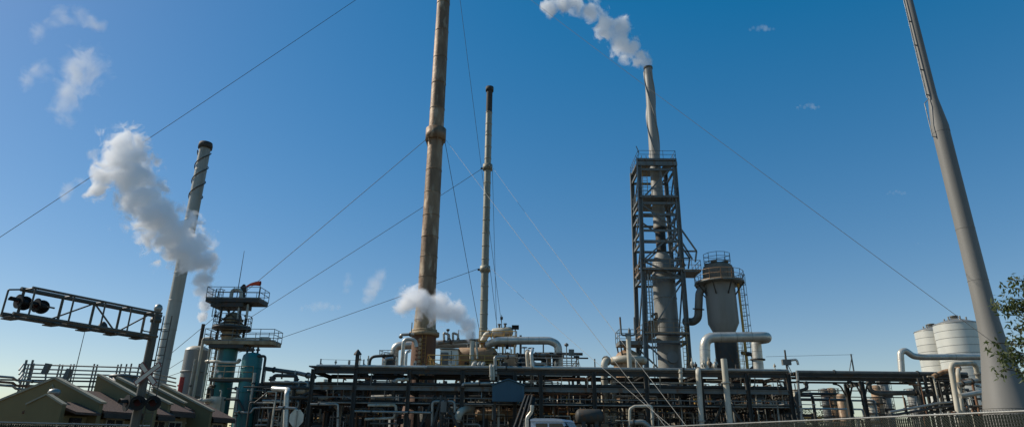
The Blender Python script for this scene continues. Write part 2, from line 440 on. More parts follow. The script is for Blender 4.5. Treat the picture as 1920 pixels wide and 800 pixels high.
# ------------------------------------------------------------------ guy wires
def guy(label, pa, p_px, Yend, r=.035, m='wire_dark', zend=0.0):
    """from anchor point pa along the sight line through p_px down to the ground"""
    # image position of pa
    d = pa - CAM; s = d.dot(FWD); ax = 960 + F_PX * d.dot(RT) / s; ay = 400 - F_PX * d.dot(UP) / s
    # walk along the image line until the point at depth Yend has z = zend
    lo, hi = .2, 12
    for _ in range(60):
        t = (lo + hi) / 2; q = P(ax + (p_px[0] - ax) * t, ay + (p_px[1] - ay) * t, Yend)
        if q.z > zend: lo = t
        else: hi = t
    L = (q - pa).length; pts = [pa.lerp(q, i / 24) - ZV * (4 * .004 * L * (i / 24) * (1 - i / 24)) for i in range(25)]
    o = MB().tube(pts, r, 5, fil=0).build('guy_wire', m)
    return tag(o, label, 'wire', 'guy wires of the chimneys')
mt = cm + ZV * zc(-108); mc = cm + ZV * zc(262)
tu = ct + ZV * zt(316); tl_ = ct + ZV * zt(503)
guy('dark guy wire crossing the upper left sky above the steam', mt + Vector((-.9, 0, 0)), (0, 440), 62, .032)
guy('dark guy wire from brown chimney collar down left past the windsock', mc + Vector((-1.3, 0, 0)), (410, 585), 88, .035)
guy('dark guy wire from slim stack upper collar down left behind brown chimney', tu + Vector((-.8, 0, 0)), (500, 572), 92, .035)
guy('dark guy wire from slim stack lower collar down left behind low steam', tl_ + Vector((-.8, 0, 0)), (525, 630), 92, .035)
guy('steep dark guy wire from top of brown chimney crossing the slim stack', mt + Vector((.9, 0, 0)), (902, 305), 104, .03)
guy('steep dark guy wire from brown chimney collar, left of the slim stack', mc + Vector((1.2, .3, 0)), (897, 606), 100, .035)
guy('short steep guy wire from slim stack upper collar, just right of it', tu + Vector((.7, .3, 0)), (931, 606), 112, .03)
guy('short steep guy wire from slim stack lower collar, just right of it', tl_ + Vector((.7, .3, 0)), (933, 620), 112, .03)
guy('pale guy wire from brown chimney collar down right to the anchor by the fence', mc + Vector((1.3, -.3, 0)), (1100, 605), 38, .017, 'wire_pale')
guy('pale guy wire from slim stack upper collar down right over the domed vessel', tu + Vector((.8, -.2, 0)), (1170, 641), 38, .017, 'wire_pale')
guy('pale guy wire from slim stack lower collar, lowest of those falling right', tl_ + Vector((.8, -.2, 0)), (1190, 737), 37, .015, 'wire_pale')
guy('long pale guy wire crossing right-hand sky in front of white stack and monopole', mt + Vector((.9, -.5, 0)), (1800, 592), 34, .017, 'wire')

# ------------------------------------------------------------------ main pipe rack
YF, YB = 52.0, 57.0
ZT, ZM, ZL = 7.0, 5.45, 4.85
rx = lambda px, py=692: P(px, py, YF).x
xl, xr = rx(586), rx(1487)
rack = thing('pipe_rack', 'long dark steel pipe rack running across the plant front', 'pipe rack', ((xl + xr) / 2, YF, 0))
cols = [rx(p) for p in (588, 668, 768, 868, 966, 1014, 1113, 1210, 1312, 1398, 1476)]
for x in cols:
    for y in (YF, YB):
        MB().ibeam((x, y, 0), (x, y, ZT - .12), .28, .3).build('column', 'dark_steel', rack)
        MB().box((x, y, .1), (.55, .55, .2)).build('footing', 'concrete', rack)
    for z in (ZT - .3, ZM - .22, ZL - .75):
        MB().ibeam((x, YF + .16, z), (x, YB - .16, z), .22, .3).build('cross_beam', 'dark_steel', rack)
for a, b in zip(cols, cols[1:]):
    for y in (YF, YB):
        MB().ibeam((a + .16, y - .02, ZT - .26), (b - .16, y - .02, ZT - .26), .25, .36).build('top_beam', 'dark_steel', rack)
        MB().ibeam((a + .16, y - .02, ZM), (b - .16, y - .02, ZM), .25, .34).build('middle_beam', 'blue_steel', rack)
    MB().beam((a + .16, YF, ZL - .12), (b - .16, YF, ZL - .12), .08, .08).build('conduit_rail', 'grey_steel', rack)
for i in (3, 9):
    a, b = cols[i - 1 if i == 3 else i - 1], cols[i]
    mx_ = (a + b) / 2
    for q in (a + .2, b - .2):
        MB().beam((q, YF + .03, 2.2 if i == 9 else .3), (mx_, YF + .03, ZM - .5), .16, .16).build('brace', 'dark_steel', rack)
# tall post above rack with pointed cap
xp = rx(668)
MB().beam((xp, YF, ZT), (xp, YF, Z(668, YF)), .26, .26).build('post_extension', 'dark_steel', rack)
MB().lathe((xp, YF, Z(668, YF)), [(.32, 0), (.32, .1), (.04, .45)], 4).build('post_cap', 'dark_steel', rack)
# end roof hood at the left
MB().prism([(xl - .25, YF - .25, ZT + .02), (xl + 2.2, YF - .25, ZT + .02), (xl + 2.2, YB + .2, ZT + .02), (xl - .25, YB + .2, ZT + .02)], (0, 0, .1)).build('end_plate', 'blue_steel', rack)

for _ in range(26):
    x = random.uniform(xl + 1, xr - 1); y = random.choice((52.15, 52.75, 53.9)); h = random.uniform(.25, .85)
    MB().cyl((x, y, ZT + .2), (x, y, ZT + .2 + h), random.choice((.04, .06, .09)), n=6).box((x, y, ZT + .2 + h * .6), (.16, .16, .14)).build('vent_stub', random.choice(('galvanized', 'dark_steel', 'white_paint')), rack)
for _ in range(40):
    x = random.uniform(xl + .5, xr - .5); z0_ = random.choice((ZL - .1, ZM + .2)); z1_ = ZM - .18 if z0_ < ZM else ZT - .45
    MB().beam((x, YF + random.uniform(-.02, .5), z0_), (x, YF + .1, z1_), random.choice((.05, .07, .1)), .06).build('hanger', random.choice(('dark_steel', 'grey_steel', 'galvanized')), rack)

def ptube(name, label, pts, r, m, cat='pipe', group=None, flanges=(), n=10, fil=None, bands=0, parent=None):
    """pts: world points; r metres. flange discs at the given segment fractions; bands every n m"""
    pts = [Vector(p) for p in pts]
    if not flanges and not bands and parent is None and r >= .09 and m != 'insulation' and name != 'elevated_pipe':
        flanges = ((0, .3), (len(pts) - 2, .6)) if len(pts) > 2 else ((0, .22), (0, .71))
    if not flanges and not bands:
        o = MB().tube(pts, r, n, fil).build(name, m, parent)
        return tag(o, label, cat, group) if parent is None else o
    base = Vector((pts[0].x, pts[0].y, min(p.z for p in pts)))
    root = parent or thing(name, label, cat, base, group)
    MB().tube(pts, r, n, fil).build('pipe_run', m, root)
    for si, t in flanges:
        a, b = pts[si], pts[si + 1]; q = a.lerp(b, t); d = (b - a).normalized()
        MB().cyl(q - d * .06, q + d * .06, r * 1.45, n=n).build('flange', 'dark_steel' if m != 'white_paint' else 'galvanized', root)
    if bands:
        for a, b in zip(pts, pts[1:]):
            L = (b - a).length; k = int(L / bands); d = (b - a).normalized()
            for i in range(1, k + 1):
                q = a + d * (L * i / (k + 1))
                MB().cyl(q - d * .02, q + d * .02, r * 1.025, n=n, caps=False).build('jacket_band', 'galvanized', root)
    return root
def pp(*l): return [P(*q) for q in l]

# pipes lying on the top tier
tops = [(52.15, .14, 'galvanized', 800, 1478), (52.15, .13, 'insulation', 592, 796), (52.75, .16, 'insulation', 592, 1486), (53.3, .11, 'dark_steel', 600, 1478), (53.9, .2, 'grey_steel', 592, 1486),
        (54.6, .12, 'insulation', 640, 1300), (55.3, .16, 'dark_steel', 592, 1486), (56.0, .1, 'galvanized', 592, 1486), (56.5, .15, 'grey_steel', 700, 1486)]
ORD = ('frontmost', 'second from the front', 'third from the front', 'fourth from the front', 'fifth from the front', 'sixth from the front', 'seventh from the front', 'eighth from the front', 'rearmost')
ADJ = {'galvanized': 'galvanized', 'insulation': 'shiny insulated', 'dark_steel': 'dark', 'grey_steel': 'grey', 'rust_pipe': 'rusty'}
for k, (y, r, m, a, b) in enumerate(tops):
    ptube('rack_pipe', ADJ[m] + ' pipe along the top tier of the long rack, ' + ('frontmost on the right', 'frontmost on the left')[k] if k < 2 else ADJ[m] + ' pipe along the top tier of the long rack, ' + ORD[k - 1], [(rx(a), y, ZT + r), (rx(b), y, ZT + r)], r, m, group='pipes on top tier of the rack')
for k, (y, r, m, a, b) in enumerate([(52.5, .12, 'dark_steel', 592, 1480), (53.0, .15, 'grey_steel', 592, 1480), (53.6, .10, 'galvanized', 592, 1100), (54.2, .18, 'insulation', 700, 1480), (54.9, .12, 'dark_steel', 592, 1480), (55.6, .16, 'rust_pipe', 592, 1480), (56.3, .1, 'galvanized', 592, 1480)]):
    ptube('rack_pipe', ADJ[m] + ' pipe on the middle tier of the long rack, ' + ORD[k], [(rx(a), y, ZM + .22 + r), (rx(b), y, ZM + .22 + r)], r, m, group='pipes on middle tier of the rack')
for k, (y, r, m, a, b) in enumerate([(52.4, .06, 'galvanized', 600, 1480), (53.0, .12, 'dark_steel', 592, 1480), (53.8, .14, 'dark_steel', 592, 1480), (54.6, .1, 'rust_pipe', 592, 1480), (55.5, .18, 'dark_steel', 592, 1480)]):
    ptube('rack_pipe', ADJ[m] + ' pipe on the low tier of the long rack, ' + ORD[k], [(rx(a), y, ZL - .6 + r), (rx(b), y, ZL - .6 + r)], r, m, group='pipes on low tier of the rack')

# uncountable tangle behind and under the rack
tb = MB()
tm = ['dark_steel', 'grey_steel', 'galvanized', 'insulation', 'rust_pipe', 'white_paint', 'tan_vessel', 'yellow_rail']
def rm(): return random.choices(range(8), (26, 12, 10, 7, 13, 11, 13, 10))[0]  # tan, white and yellow weighted up to imitate sunlit bits in the tangle
XA, XB = rx(480), rx(1490)
for _ in range(620):
    y = random.uniform(57.4, 73); k = y / 52
    x = random.uniform(XA, XB) * k; z = random.uniform(.6, 6.4) ; r = random.choice((.04, .05, .06, .08, .1, .14, .2)); L = random.uniform(2, 11); m = rm()
    if abs(x - cm.x) < 4 and abs(y - cm.y) < 4: continue
    if abs(x / y - cm.x / cm.y) < .028 or abs((x + L * .5) / y - cm.x / cm.y) < .028 + L * .4 / y: continue
    t = random.random()
    if t < .45:
        pts = [(x, y, z), (x + L, y, z)]
        if random.random() < .6: pts.append((x + L, y, max(.2, z - random.uniform(.8, 4))))
        if random.random() < .4: pts.insert(0, (x, y, min(7.4, z + random.uniform(.5, 3))))
    elif t < .72:
        h = random.uniform(3.5, 7.6); pts = [(x, y, 0), (x, y, h)]
        if random.random() < .6: pts.append((x + random.choice((-1, 1)) * random.uniform(.6, 3), y, h))
    elif t < .86:
        pts = [(x, y, z), (x, y + random.uniform(-3, -1), z), (x + random.uniform(.5, 3), y - 1.5, z)]
    else:
        tb.beam((x, y, z), (x + L * .6, y, z), .18, .24, m=0); tb.beam((x, y, 0), (x, y, z + .2), .2, .2, m=0); tb.beam((x + L * .6, y, 0), (x + L * .6, y, z + .2), .2, .2, m=0); continue
    tb.tube(pts, r, 6, m=m, seg=3)
for _ in range(90):      # valves, pumps, little boxes
    y = random.uniform(57.4, 66); x = random.uniform(XA, XB) * y / 52; z = random.uniform(2.4, 6)
    tb.box((x, y, z), (random.uniform(.2, .7), .3, random.uniform(.2, .8)), random.uniform(0, 1), m=rm())
    tb.cyl((x, y, z), (x, y, z + random.uniform(.4, .9)), .05, n=6, m=1)
tag(tb.build('pipework_tangle', tm, origin=(0, 57, 0)), 'dense tangle of small pipes, valves and frames behind the rack', 'pipework', kind='stuff')

# dark backing added far behind the pipework to block the sky
bw = thing('dark_backing', 'long low dark backing block added behind the pipework to hide the sky', 'building', (5, 84, 0))
x0, x1, hb_ = P(500, 740, 84).x, P(1490, 740, 84).x, Z(741, 84)
MB().box(((x0 + x1) / 2, 86, hb_ / 2), (x1 - x0, 4, hb_)).build('wall', 'wall_dark', bw)
MB().prism([(x0 - .3, 83.6, hb_ + .003), (x1 + .3, 83.6, hb_ + .003), (x1 + .3, 88.4, hb_ + .003), (x0 - .3, 88.4, hb_ + .003)], (0, 0, .15)).build('roof', 'dark_steel', bw)

# steel frames with floors behind the rack (equipment structures)
def eq_frame(label, px0, px1, y0, y1, levels, m='dark_steel', top_rail=None):
    xa, xb = P(px0, 700, y0).x, P(px1, 700, y0).x
    o = thing('equipment_structure', label, 'steel structure', ((xa + xb) / 2, (y0 + y1) / 2, 0))
    n = max(1, round((xb - xa) / 5))
    for i in range(n + 1):
        x = xa + (xb - xa) * i / n
        for y in (y0, y1): MB().ibeam((x, y, 0), (x, y, levels[-1]), .25, .25).build('column', m, o)
        for z in levels: MB().beam((x, y0 + .13, z - .15), (x, y1 - .13, z - .15), .16, .24).build('cross_beam', m, o)
    for z in levels:
        for y in (y0, y1): MB().ibeam((xa, y, z - .16), (xb, y, z - .16), .2, .32).build('floor_beam', m, o)
        MB().prism([(xa, y0, z + .02), (xb, y0, z + .02), (xb, y1, z + .02), (xa, y1, z + .02)], (0, 0, .05)).build('grating', m, o)
    if top_rail:
        b = MB(); z = levels[-1] + .07; rail(b, [(xa, y0, z), (xb, y0, z), (xb, y1, z), (xa, y1, z)], r=.042, closed=True); b.build('handrail', top_rail, o)
    return o
eq_frame('dark equipment platform left of the brown chimney', 688, 742, 62, 66, (4.6, 8.0))
zy = Z(690, 68)
eq_frame('yellow-railed equipment platform between brown chimney and slim stack', 800, 962, 64, 72, (4.8, Z(688, 64)), top_rail='yellow_rail')
eq_frame('dark valve platform right of the slim stack', 966, 1085, 62, 68, (4.4, Z(692, 62)), top_rail='galvanized')

# ------------------------------------------------------------------ equipment above rack, left of centre
Ye = 68
ptube('large_pipe', 'fat shiny insulated pipe passing behind brown chimney and elbowing down left of it', pp((736, 800, 79), (740, 648, 79), (779, 646, 79), (900, 643, 79)), .52, 'insulation', n=16, bands=1.8, fil=.8)
ptube('arched_pipe', 'pale arched pipe just left of the brown chimney drum', pp((753, 695, 66), (757, 635, 66), (778, 636, 66), (781, 650, 66)), .20, 'insulation', n=10, fil=.5)
ptube('arched_pipe', 'thin pale pipe ending in a knee under the chimney collar', pp((776, 626, 69), (752, 627, 69), (751, 634, 69)), .16, 'galvanized', n=8, fil=.2)
ptube('arched_pipe', 'short pale pipe with a bent top before the fat insulated pipe', pp((760, 692, 64), (762, 660, 64), (768, 657, 64.8)), .15, 'insulation', n=8, fil=.3)
ptube('arched_pipe', 'dark pipe arching from the rack to the left equipment platform', pp((692, 693, 62), (694, 668, 62), (738, 665, 62)), .14, 'dark_steel', n=8, fil=.6)
ptube('arched_pipe', 'smaller pale arched pipe left of the fat insulated pipe', pp((719, 693, 63), (721, 673, 63), (737, 671, 63)), .16, 'insulation', n=8, fil=.4)
d0 = P(728, 690, 65)
dr = thing('small_drum', 'small dark upright drum on the left equipment platform', 'tank', d0)
MB().lathe(d0, [(.7, 0), (.7, 1.0), (.5, 1.25), (0.05, 1.35)], 16, caps=False).build('shell', 'dark_steel', dr)
b = MB(); rail(b, ringpts(d0, .85, d0.z + 1.1, 8), .6, .02, 1, closed=True); b.build('handrail', 'grey_steel', dr)
ba = thing('bracket_frame', 'thin triangular steel bracket left of the brown chimney', 'bracket', P(712, 665, 64))
MB().beam(P(712, 668, 64), P(712, 655, 64), .06).build('post', 'blue_steel', ba)
for a, c in (((712, 656), (735, 656)), ((712, 657), (733, 663)), ((712, 664), (735, 664))):
    MB().beam(P(*a, 64), P(*c, 64), .05).build('bar', 'blue_steel', ba)
# white shed
s0, s1 = P(824, 690, 65), P(857, 690, 65)
h_ = P(830, 655, 65).z
sh = thing('white_shed', 'small white instrument shed with a grey door panel above the rack', 'shed', ((s0.x + s1.x) / 2, 65, s0.z))
MB().box(((s0.x + s1.x) / 2, 66, (s0.z + h_) / 2), (s1.x - s0.x, 2, h_ - s0.z)).build('wall', 'shed_white', sh)
MB().prism([(s0.x - .12, 64.8, h_ + .12), (s1.x + .15, 64.8, h_ + .02), (s1.x + .15, 67.2, h_ + .02), (s0.x - .12, 67.2, h_ + .12)], (0, 0, .08)).build('roof', 'galvanized', sh)
MB().box((s0.x + .45, 64.97, s0.z + .85), (.8, .05, 1.5)).build('door', 'grey_steel', sh)
b = MB(); q = P(846, 670, 64.9)
b.tube([q + Vector((0, 0, .7)), q, q + Vector((0, 0, -.6))], .035, 6, fil=0); b.tube([q + Vector((-.2, 0, .25)), q + Vector((-.2, 0, -.1)), q + Vector((.2, 0, -.1)), q + Vector((.2, 0, .3))], .03, 6, fil=.05)
b.build('conduit', 'wire_dark', sh)
# horizontal tan vessel behind shed
def hvessel(label, pa, pb, r, m, name='horizontal_vessel', saddles=True, nozz=0, zbase=None):
    pa, pb = Vector(pa), Vector(pb); L = (pb - pa).length; d = (pb - pa).normalized()
    o = thing(name, label, 'vessel', (pa + pb) / 2 - ZV * r)
    prof = [(.02, -r * .5), (r * .5, -r * .42), (r * .85, -r * .2), (r, 0), (r, L), (r * .85, L + r * .2), (r * .5, L + r * .42), (.02, L + r * .5)]
    MB().hlathe(pa, pb, prof, 18).build('shell', m, o)
    if saddles:
        for t in (.2, .8):
            q = pa.lerp(pb, t); hb2 = r + (.4 if zbase is None else q.z - r - zbase)
            MB().box(q - ZV * (r * .55 + hb2 / 2), (.3, r * 1.5, hb2)).build('saddle', 'dark_steel', o)
    for i in range(nozz):
        q = pa.lerp(pb, (i + 1) / (nozz + 1)) + ZV * r * .9
        MB().cyl(q, q + ZV * .45, .12, n=8).cyl(q + ZV * .38, q + ZV * .48, .2, n=8).build('nozzle', 'grey_steel', o)
    return o
hvessel('tan rust-stained horizontal vessel behind the white shed', P(862, 668, 68), P(925, 668, 68), .95, 'tan_vessel', nozz=3, zbase=Z(690, 66))
hv = hvessel('cream and rust-stained vessel topmost on the yellow-railed platform', P(925, 624, 69), P(958, 621, 69), .52, 'white_paint', nozz=2, zbase=Z(648, 69))
ptube('vessel_outlet_pipe', 'stubby cream elbow pipe sloping down left of the topmost vessel', pp((921, 624, 69), (912, 627, 69), (905, 640, 69), (905, 660, 69)), .34, 'white_paint', n=12, fil=.5)
st = thing('vessel_deck', 'tan steel deck carrying the topmost cream vessel', 'platform', P(940, 690, 69))
zc1 = Z(646, 69)
for px in (902, 942, 964):
    for y in (68, 70.5):
        q = P(px, 690, y); MB().beam((q.x, y, q.z - .4), (q.x, y, zc1), .16).build('post', 'yellow_rail', st)
qa, qb = P(898, 690, 69).x, P(968, 690, 69).x
MB().box(((qa + qb) / 2, 69.2, zc1 + .08), (qb - qa, 3.2, .12)).build('deck', 'tan_vessel', st)
b = MB(); rail(b, [(qa, 67.6, zc1 + .14), (qb, 67.6, zc1 + .14), (qb, 70.7, zc1 + .14)], 1.1, .045); b.build('handrail', 'yellow_rail', st)
MB().box(((qa + qb) / 2, 69.2, Z(668, 69)), (qb - qa, 3, .12)).build('deck', 'tan_vessel', st)
b = MB(); ladder(b, (qb - .9, 67.5, Z(690, 67.5)), (qb - .9, 67.5, zc1 + 1), (1, 0, 0), .5, .035); b.build('ladder', 'blue_steel', st)
b = MB()
for i in range(9):
    a = P(895 + i * 8, 690, 67.4); b.beam(a, (a.x, a.y, a.z + random.uniform(1.2, 3.0)), .11, m=0)
for z in (Z(686, 67), Z(680, 67), Z(674, 67), Z(662, 67)): b.beam((qa - .3, 67.2, z), (qb - random.uniform(0, 2), 67.2, z), .1, m=0)
b.build('side_framing', 'yellow_rail', st)
# vent stack that steams
vs = P(884, 692, 66); vt = P(884, 638, 66)
vst = thing('vent_stack', 'white vertical vent pipe puffing steam right of the brown chimney', 'pipe', (vs.x, 66, vs.z))
MB().tube([vs, (vs.x, 66, vt.z)], .24, 12).build('vent_pipe', 'white_paint', vst)
MB().lathe((vs.x, 66, vt.z), [(.25, 0), (.34, .02), (.34, .14), (.2, .16)], 12).build('flange', 'grey_steel', vst)
MB().beam((vs.x + .02, 66.3, vt.z), (vs.x + .02, 66.3, vt.z + 1.0), .06).build('lightning_rod', 'dark_steel', vst)
ptube('vent_pipe', 'thin pale vertical pipe right beside the steaming vent', pp((895, 672, 66.5), (893, 640, 66.5)), .12, 'insulation', n=8)
# U-shaped vents
for lab, px in (('inverted-U vent pipe nearest the brown chimney', 833), ('inverted-U vent pipe nearer the steaming vent', 850)):
    ptube('gooseneck_vent', lab, pp((px, 645, 71), (px - 1, 623, 71), (px + 9, 627, 71), (px + 9, 640, 71)), .13, 'galvanized', n=8, fil=.12)
ptube('grey_header', 'grey header pipe under the two inverted-U vents', pp((822, 642, 71), (900, 637, 71)), .2, 'blue_steel', n=8, flanges=((0, .3), (0, .8)))
for lab, px, h0, h1 in (('thin rod between the inverted-U vents and steam', 859, 642, 618), ('thin rod with a lamp head behind the inverted-U vents', 839, 640, 620), ('thin dark rod left of brown chimney collar', 771, 630, 604)):
    a = P(px, h0, 71); MB().cyl(a, (a.x, 71, P(px, h1, 71).z), .07, n=6)
    o = thing('vent_rod', lab, 'pole', a)
    MB().cyl(a, (a.x, 71, P(px, h1, 71).z), .06, n=6).build('rod', 'blue_steel', o)
    if px == 839: MB().lathe((a.x, 71, P(px, h1, 71).z), [(.05, -.1), (.2, .1), (.2, .2), (.03, .25)], 8).build('lamp_head', 'dark_steel', o)

# big insulated pipe on the right with drop elbow
big = ptube('large_pipe', 'fat insulated pipe running right from the topmost vessel then dropping to the rack', pp((915, 646, 66), (932, 638, 65), (1030, 638, 65), (1046, 645, 65), (1049, 690, 65)), .40, 'insulation', n=18, fil=1.3, bands=1.1)
ptube('grey_header', 'grey pipe running under the fat insulated pipe to its drop leg', pp((1000, 665, 64), (1048, 664, 64)), .2, 'blue_steel', n=10, flanges=((0, .1),))
ptube('bent_pipe', 'pale bent pipe rising beside the valves, left of its twin', pp((1030, 691, 52.3), (990, 690, 52.3), (988, 662, 52.3), (990, 657, 54.5)), .15, 'white_paint', fil=.3)
ptube('bent_pipe', 'pale bent pipe rising beside the valves, right of its twin', pp((1085, 690, 52.0), (998, 689, 52.0), (996, 661, 52.0), (998, 655, 54.5)), .16, 'insulation', fil=.35)
ptube('bent_pipe', 'pale pipe with a square bend over the rack above the blue cabin', pp((930, 705, 52), (928, 669, 52), (965, 668, 54)), .14, 'galvanized', fil=.2)
for lab, px, r in (('pale dropping pipe end left of the blue cabin', 921, .16), ('pale dropping pipe end second left of the blue cabin', 926, .13)):
    ptube('drop_pipe', lab, pp((px, 712, 51.7), (px - 1, 686, 51.7), (px - 1, 684, 53)), r * .75, 'white_paint', fil=.15)
for lab, px, k in (('white knee pipe on rack, leftmost of three', 886, 1.3), ('white knee pipe on rack, middle of three', 895, 1.0), ('white knee pipe on rack, rightmost of three', 902, .9)):
    ptube('knee_pipe', lab, pp((px - 5, 691, 53), (px, 690, 53), (px + 3, 682, 53), (px + 5, 681, 54)), .15 * k, 'white_paint', fil=.25)
for i, (px, py) in enumerate(((983, 651), (996, 652))):
    q = P(px, py, 64)
    v_ = thing('gate_valve', ('gate valve with handwheel, left of the pair under the fat insulated pipe', 'gate valve with handwheel, right of the pair under the fat insulated pipe')[i], 'valve', q - ZV * 1.6)
    MB().cyl(q - ZV * 1.6, q, .05, n=6).build('stem', 'dark_steel', v_)
    MB().lathe(q - ZV * 1.6, [(.3, -.3), (.34, 0), (.2, .3), (.14, .7)], 10).build('body', 'dark_steel', v_)
    MB().lathe(q, [(.26, -.03), (.32, -.03), (.32, .03), (.26, .03), (.26, -.03)], 14, caps=False).beam(q - Vector((.3, 0, 0)), q + Vector((.3, 0, 0)), .05).build('handwheel', 'dark_steel', v_)
    MB().beam(q - ZV * 4.5, q - ZV * 1.8, .3, .3).build('pedestal', 'dark_steel', v_)
# dark inclined pipes/struts in the valve platform
for lab, a, c, r in (('dark inclined pipe, leftmost over the valve platform', (948, 690), (972, 664), .25), ('dark inclined pipe, middle over the valve platform', (966, 690), (992, 662), .3), ('dark inclined pipe, rightmost over the valve platform', (1003, 662), (1030, 684), .2)):
    ptube('inclined_pipe', lab, pp((*a, 64), (*c, 65)), r, 'dark_steel', flanges=((0, .3), (0, .7)))
b = MB()
for i in range(38):
    px = random.uniform(932, 1052); y = random.uniform(62.5, 67.5); a = P(px, 691, y); hgt = random.uniform(.3, 1.7)
    t = random.random()
    if t < .4: b.tube([a, a + ZV * hgt, a + ZV * hgt + Vector((random.uniform(-2, 2), 0, 0))], random.choice((.07, .1, .16)), 6, m=random.choice((0, 0, 1, 2)))
    elif t < .7: b.tube([a + ZV * hgt, a + ZV * hgt + Vector((random.uniform(1, 4), 0, 0))], random.choice((.08, .14, .2)), 8, m=random.choice((0, 0, 0, 2)))
    else: b.box(a + ZV * hgt * .5, (random.uniform(.3, .9), .5, hgt), m=random.choice((0, 0, 3)))
tag(b.build('valve_cluster', ['dark_steel', 'galvanized', 'insulation', 'tan_vessel'], origin=P(1000, 692, 65)), 'cluster of dark valves and small pipes over the rack under the fat pipe', 'pipework', kind='stuff')
# flood light, antenna post, control box
q = P(966, 640, 66); t_ = P(968, 617, 66)
fl = thing('flood_light', 'boxy flood light on a post beside the topmost cream vessel', 'light', q)
MB().cyl(q - ZV * 2.5, (q.x, 66, t_.z), .07, n=6).build('post', 'galvanized', fl)
MB().box((q.x, 65.9, t_.z + .2), (.75, .45, .4)).build('lamp_housing', 'black', fl)
q = P(940, 625, 70)
an = thing('weather_mast', 'thin mast with a small sensor behind the topmost vessel', 'mast', q)
MB().cyl(q - ZV * .4, (q.x, 70, P(940, 590, 70).z), .04, n=5).build('mast', 'dark_steel', an)
MB().box((q.x, 70, P(940, 596, 70).z), (.3, .2, .3)).build('sensor', 'dark_steel', an)
for lab, px, py, top in (('dark square post under the fat insulated pipe', 976, 665, 628), ('thin dark post right of the gate valves', 1019, 690, 645)):
    a = P(px, py, 67); tag(MB().beam((a.x, 67, 4), (a.x, 67, P(px, top, 67).z), .24 if px == 976 else .14).build('steel_post', 'blue_steel'), lab, 'post')
q = P(1066, 691, 60)
cb = thing('control_panel', 'grey control panel on a post with a round lamp beside it', 'panel', q)
MB().cyl(q + Vector((.3, 0, -.3)), q + Vector((.3, 0, 1.7)), .06, n=6).build('post', 'blue_steel', cb)
MB().box(q + Vector((.3, -.05, 1.5)), (.5, .2, .6)).build('cabinet', 'blue_steel', cb)
MB().cyl(q + Vector((-.15, 0, -.3)), q + Vector((-.15, 0, 2.1)), .05, n=6).build('lamp_post', 'blue_steel', cb)
MB().lathe(q + Vector((-.15, 0, 2.2)), [(.05, -.15), (.2, -.05), (.2, .1), (.05, .2)], 8).build('lamp', 'blue_steel', cb)
q0 = P(1055, 691, 60); q1 = P(1082, 691, 60); q2 = P(1090, 697, 60)
b = MB(); rail(b, [q0, q1], 1.3, .03); b.cyl(q1 + ZV * 1.3, q2 + ZV * .1, .03, n=5)
tag(b.build('handrail', 'galvanized'), 'galvanized handrail and slanting stair rail right of the control panel', 'handrail')
for lab, px, py in (('small twin lamp on a post right of the control panel', 1081, 668), ('thin post standing on the rack left of domed vessel', 1115, 672)):
    a = P(px, py, 58); o = thing('lamp_post', lab, 'lamp', (a.x, 58, ZT + .2))
    MB().cyl((a.x, 58, 6.4), a, .06, n=6).build('post', 'dark_steel', o)
    if px == 1081: MB().box(a, (.5, .2, .15)).build('lamp_head', 'black', o)

# thin posts and cables along the top of rack
for lab, px, top in (('thin post on the left end of the rack', 600, 672), ('thin post on the rack near the tall capped post', 681, 673), ('thin post on the right part of the rack', 1600, 663), ('thin post on the rack right of the fat loop pipe', 1475, 668)):
    a = P(px, 690, 53.5); o = thing('rack_post', lab, 'post', (a.x, 53.5, ZT))
    MB().beam((a.x, 53.5, ZT - .1), (a.x, 53.5, P(px, top, 53.5).z), .09).build('post', 'blue_steel', o)
    MB().beam((a.x, 53.5, P(px, top, 53.5).z - .3), (a.x + (.35 if px < 1500 else -.4), 53.5, ZT + .2), .05).build('stay', 'blue_steel', o)
for lab, a, c in (('thin cable between posts at the left of the rack', (600, 673), (681, 675)), ('thin cable between posts at the right of the rack', (1436, 668), (1600, 664))):
    tag(MB().tube(pp((*a, 53.5), (*c, 53.5)), .012, 4).build('cable', 'wire_dark'), lab, 'cable')

# ------------------------------------------------------------------ blue cabin, inclined ladderway, truck
x0, x1 = P(923, 735, 50.6).x, P(983, 735, 50.6).x
zb, ze, zk = Z(752, 50.6), Z(722, 50.6), Z(711, 50.6)
cab = thing('blue_cabin', 'dark blue gabled sheet-metal cabin hung in the rack front', 'cabin', ((x0 + x1) / 2, 50.6, zb))
xm = (x0 + x1) / 2
MB().prism([(x0, 50.6, zb), (x1, 50.6, zb), (x1, 50.6, ze), (xm, 50.6, zk), (x0, 50.6, ze)], (0, 1.25, 0)).build('shell', 'blue_clad', cab)
for s_ in (-1, 1):
    xe = xm + s_ * (x1 - x0) / 2 * 1.06; zee = ze - (zk - ze) * .06
    MB().prism([(xe, 50.45, zee + .02), (xm, 50.45, zk + .02), (xm, 50.45, zk + .09), (xe, 50.45, zee + .09)], (0, 1.5, 0)).build('roof_panel', 'blue_clad', cab)
nb = 9
for i in range(1, nb):
    x = x0 + (x1 - x0) * i / nb; zt_ = ze + (zk - ze) * (1 - abs(x - xm) / ((x1 - x0) / 2))
    MB().beam((x, 50.59, zb + .02), (x, 50.59, zt_ - .04), .05, .03).build('rib', 'blue_clad', cab)
for x in (x0 + .2, x1 - .2): MB().beam((x, 51.2, 0), (x, 51.2, zb), .2).build('support_leg', 'dark_steel', cab)
sl = thing('inclined_conveyor', 'steep dark inclined conveyor frame beside the blue cabin', 'conveyor', G(985, 800, 46))
for k in range(3):
    a, c = P(952 + k * 11, 835, 46), P(986 + k * 6, 742, 50.2)
    MB().beam(a, c, .1, .3).build('stringer', 'dark_steel', sl)
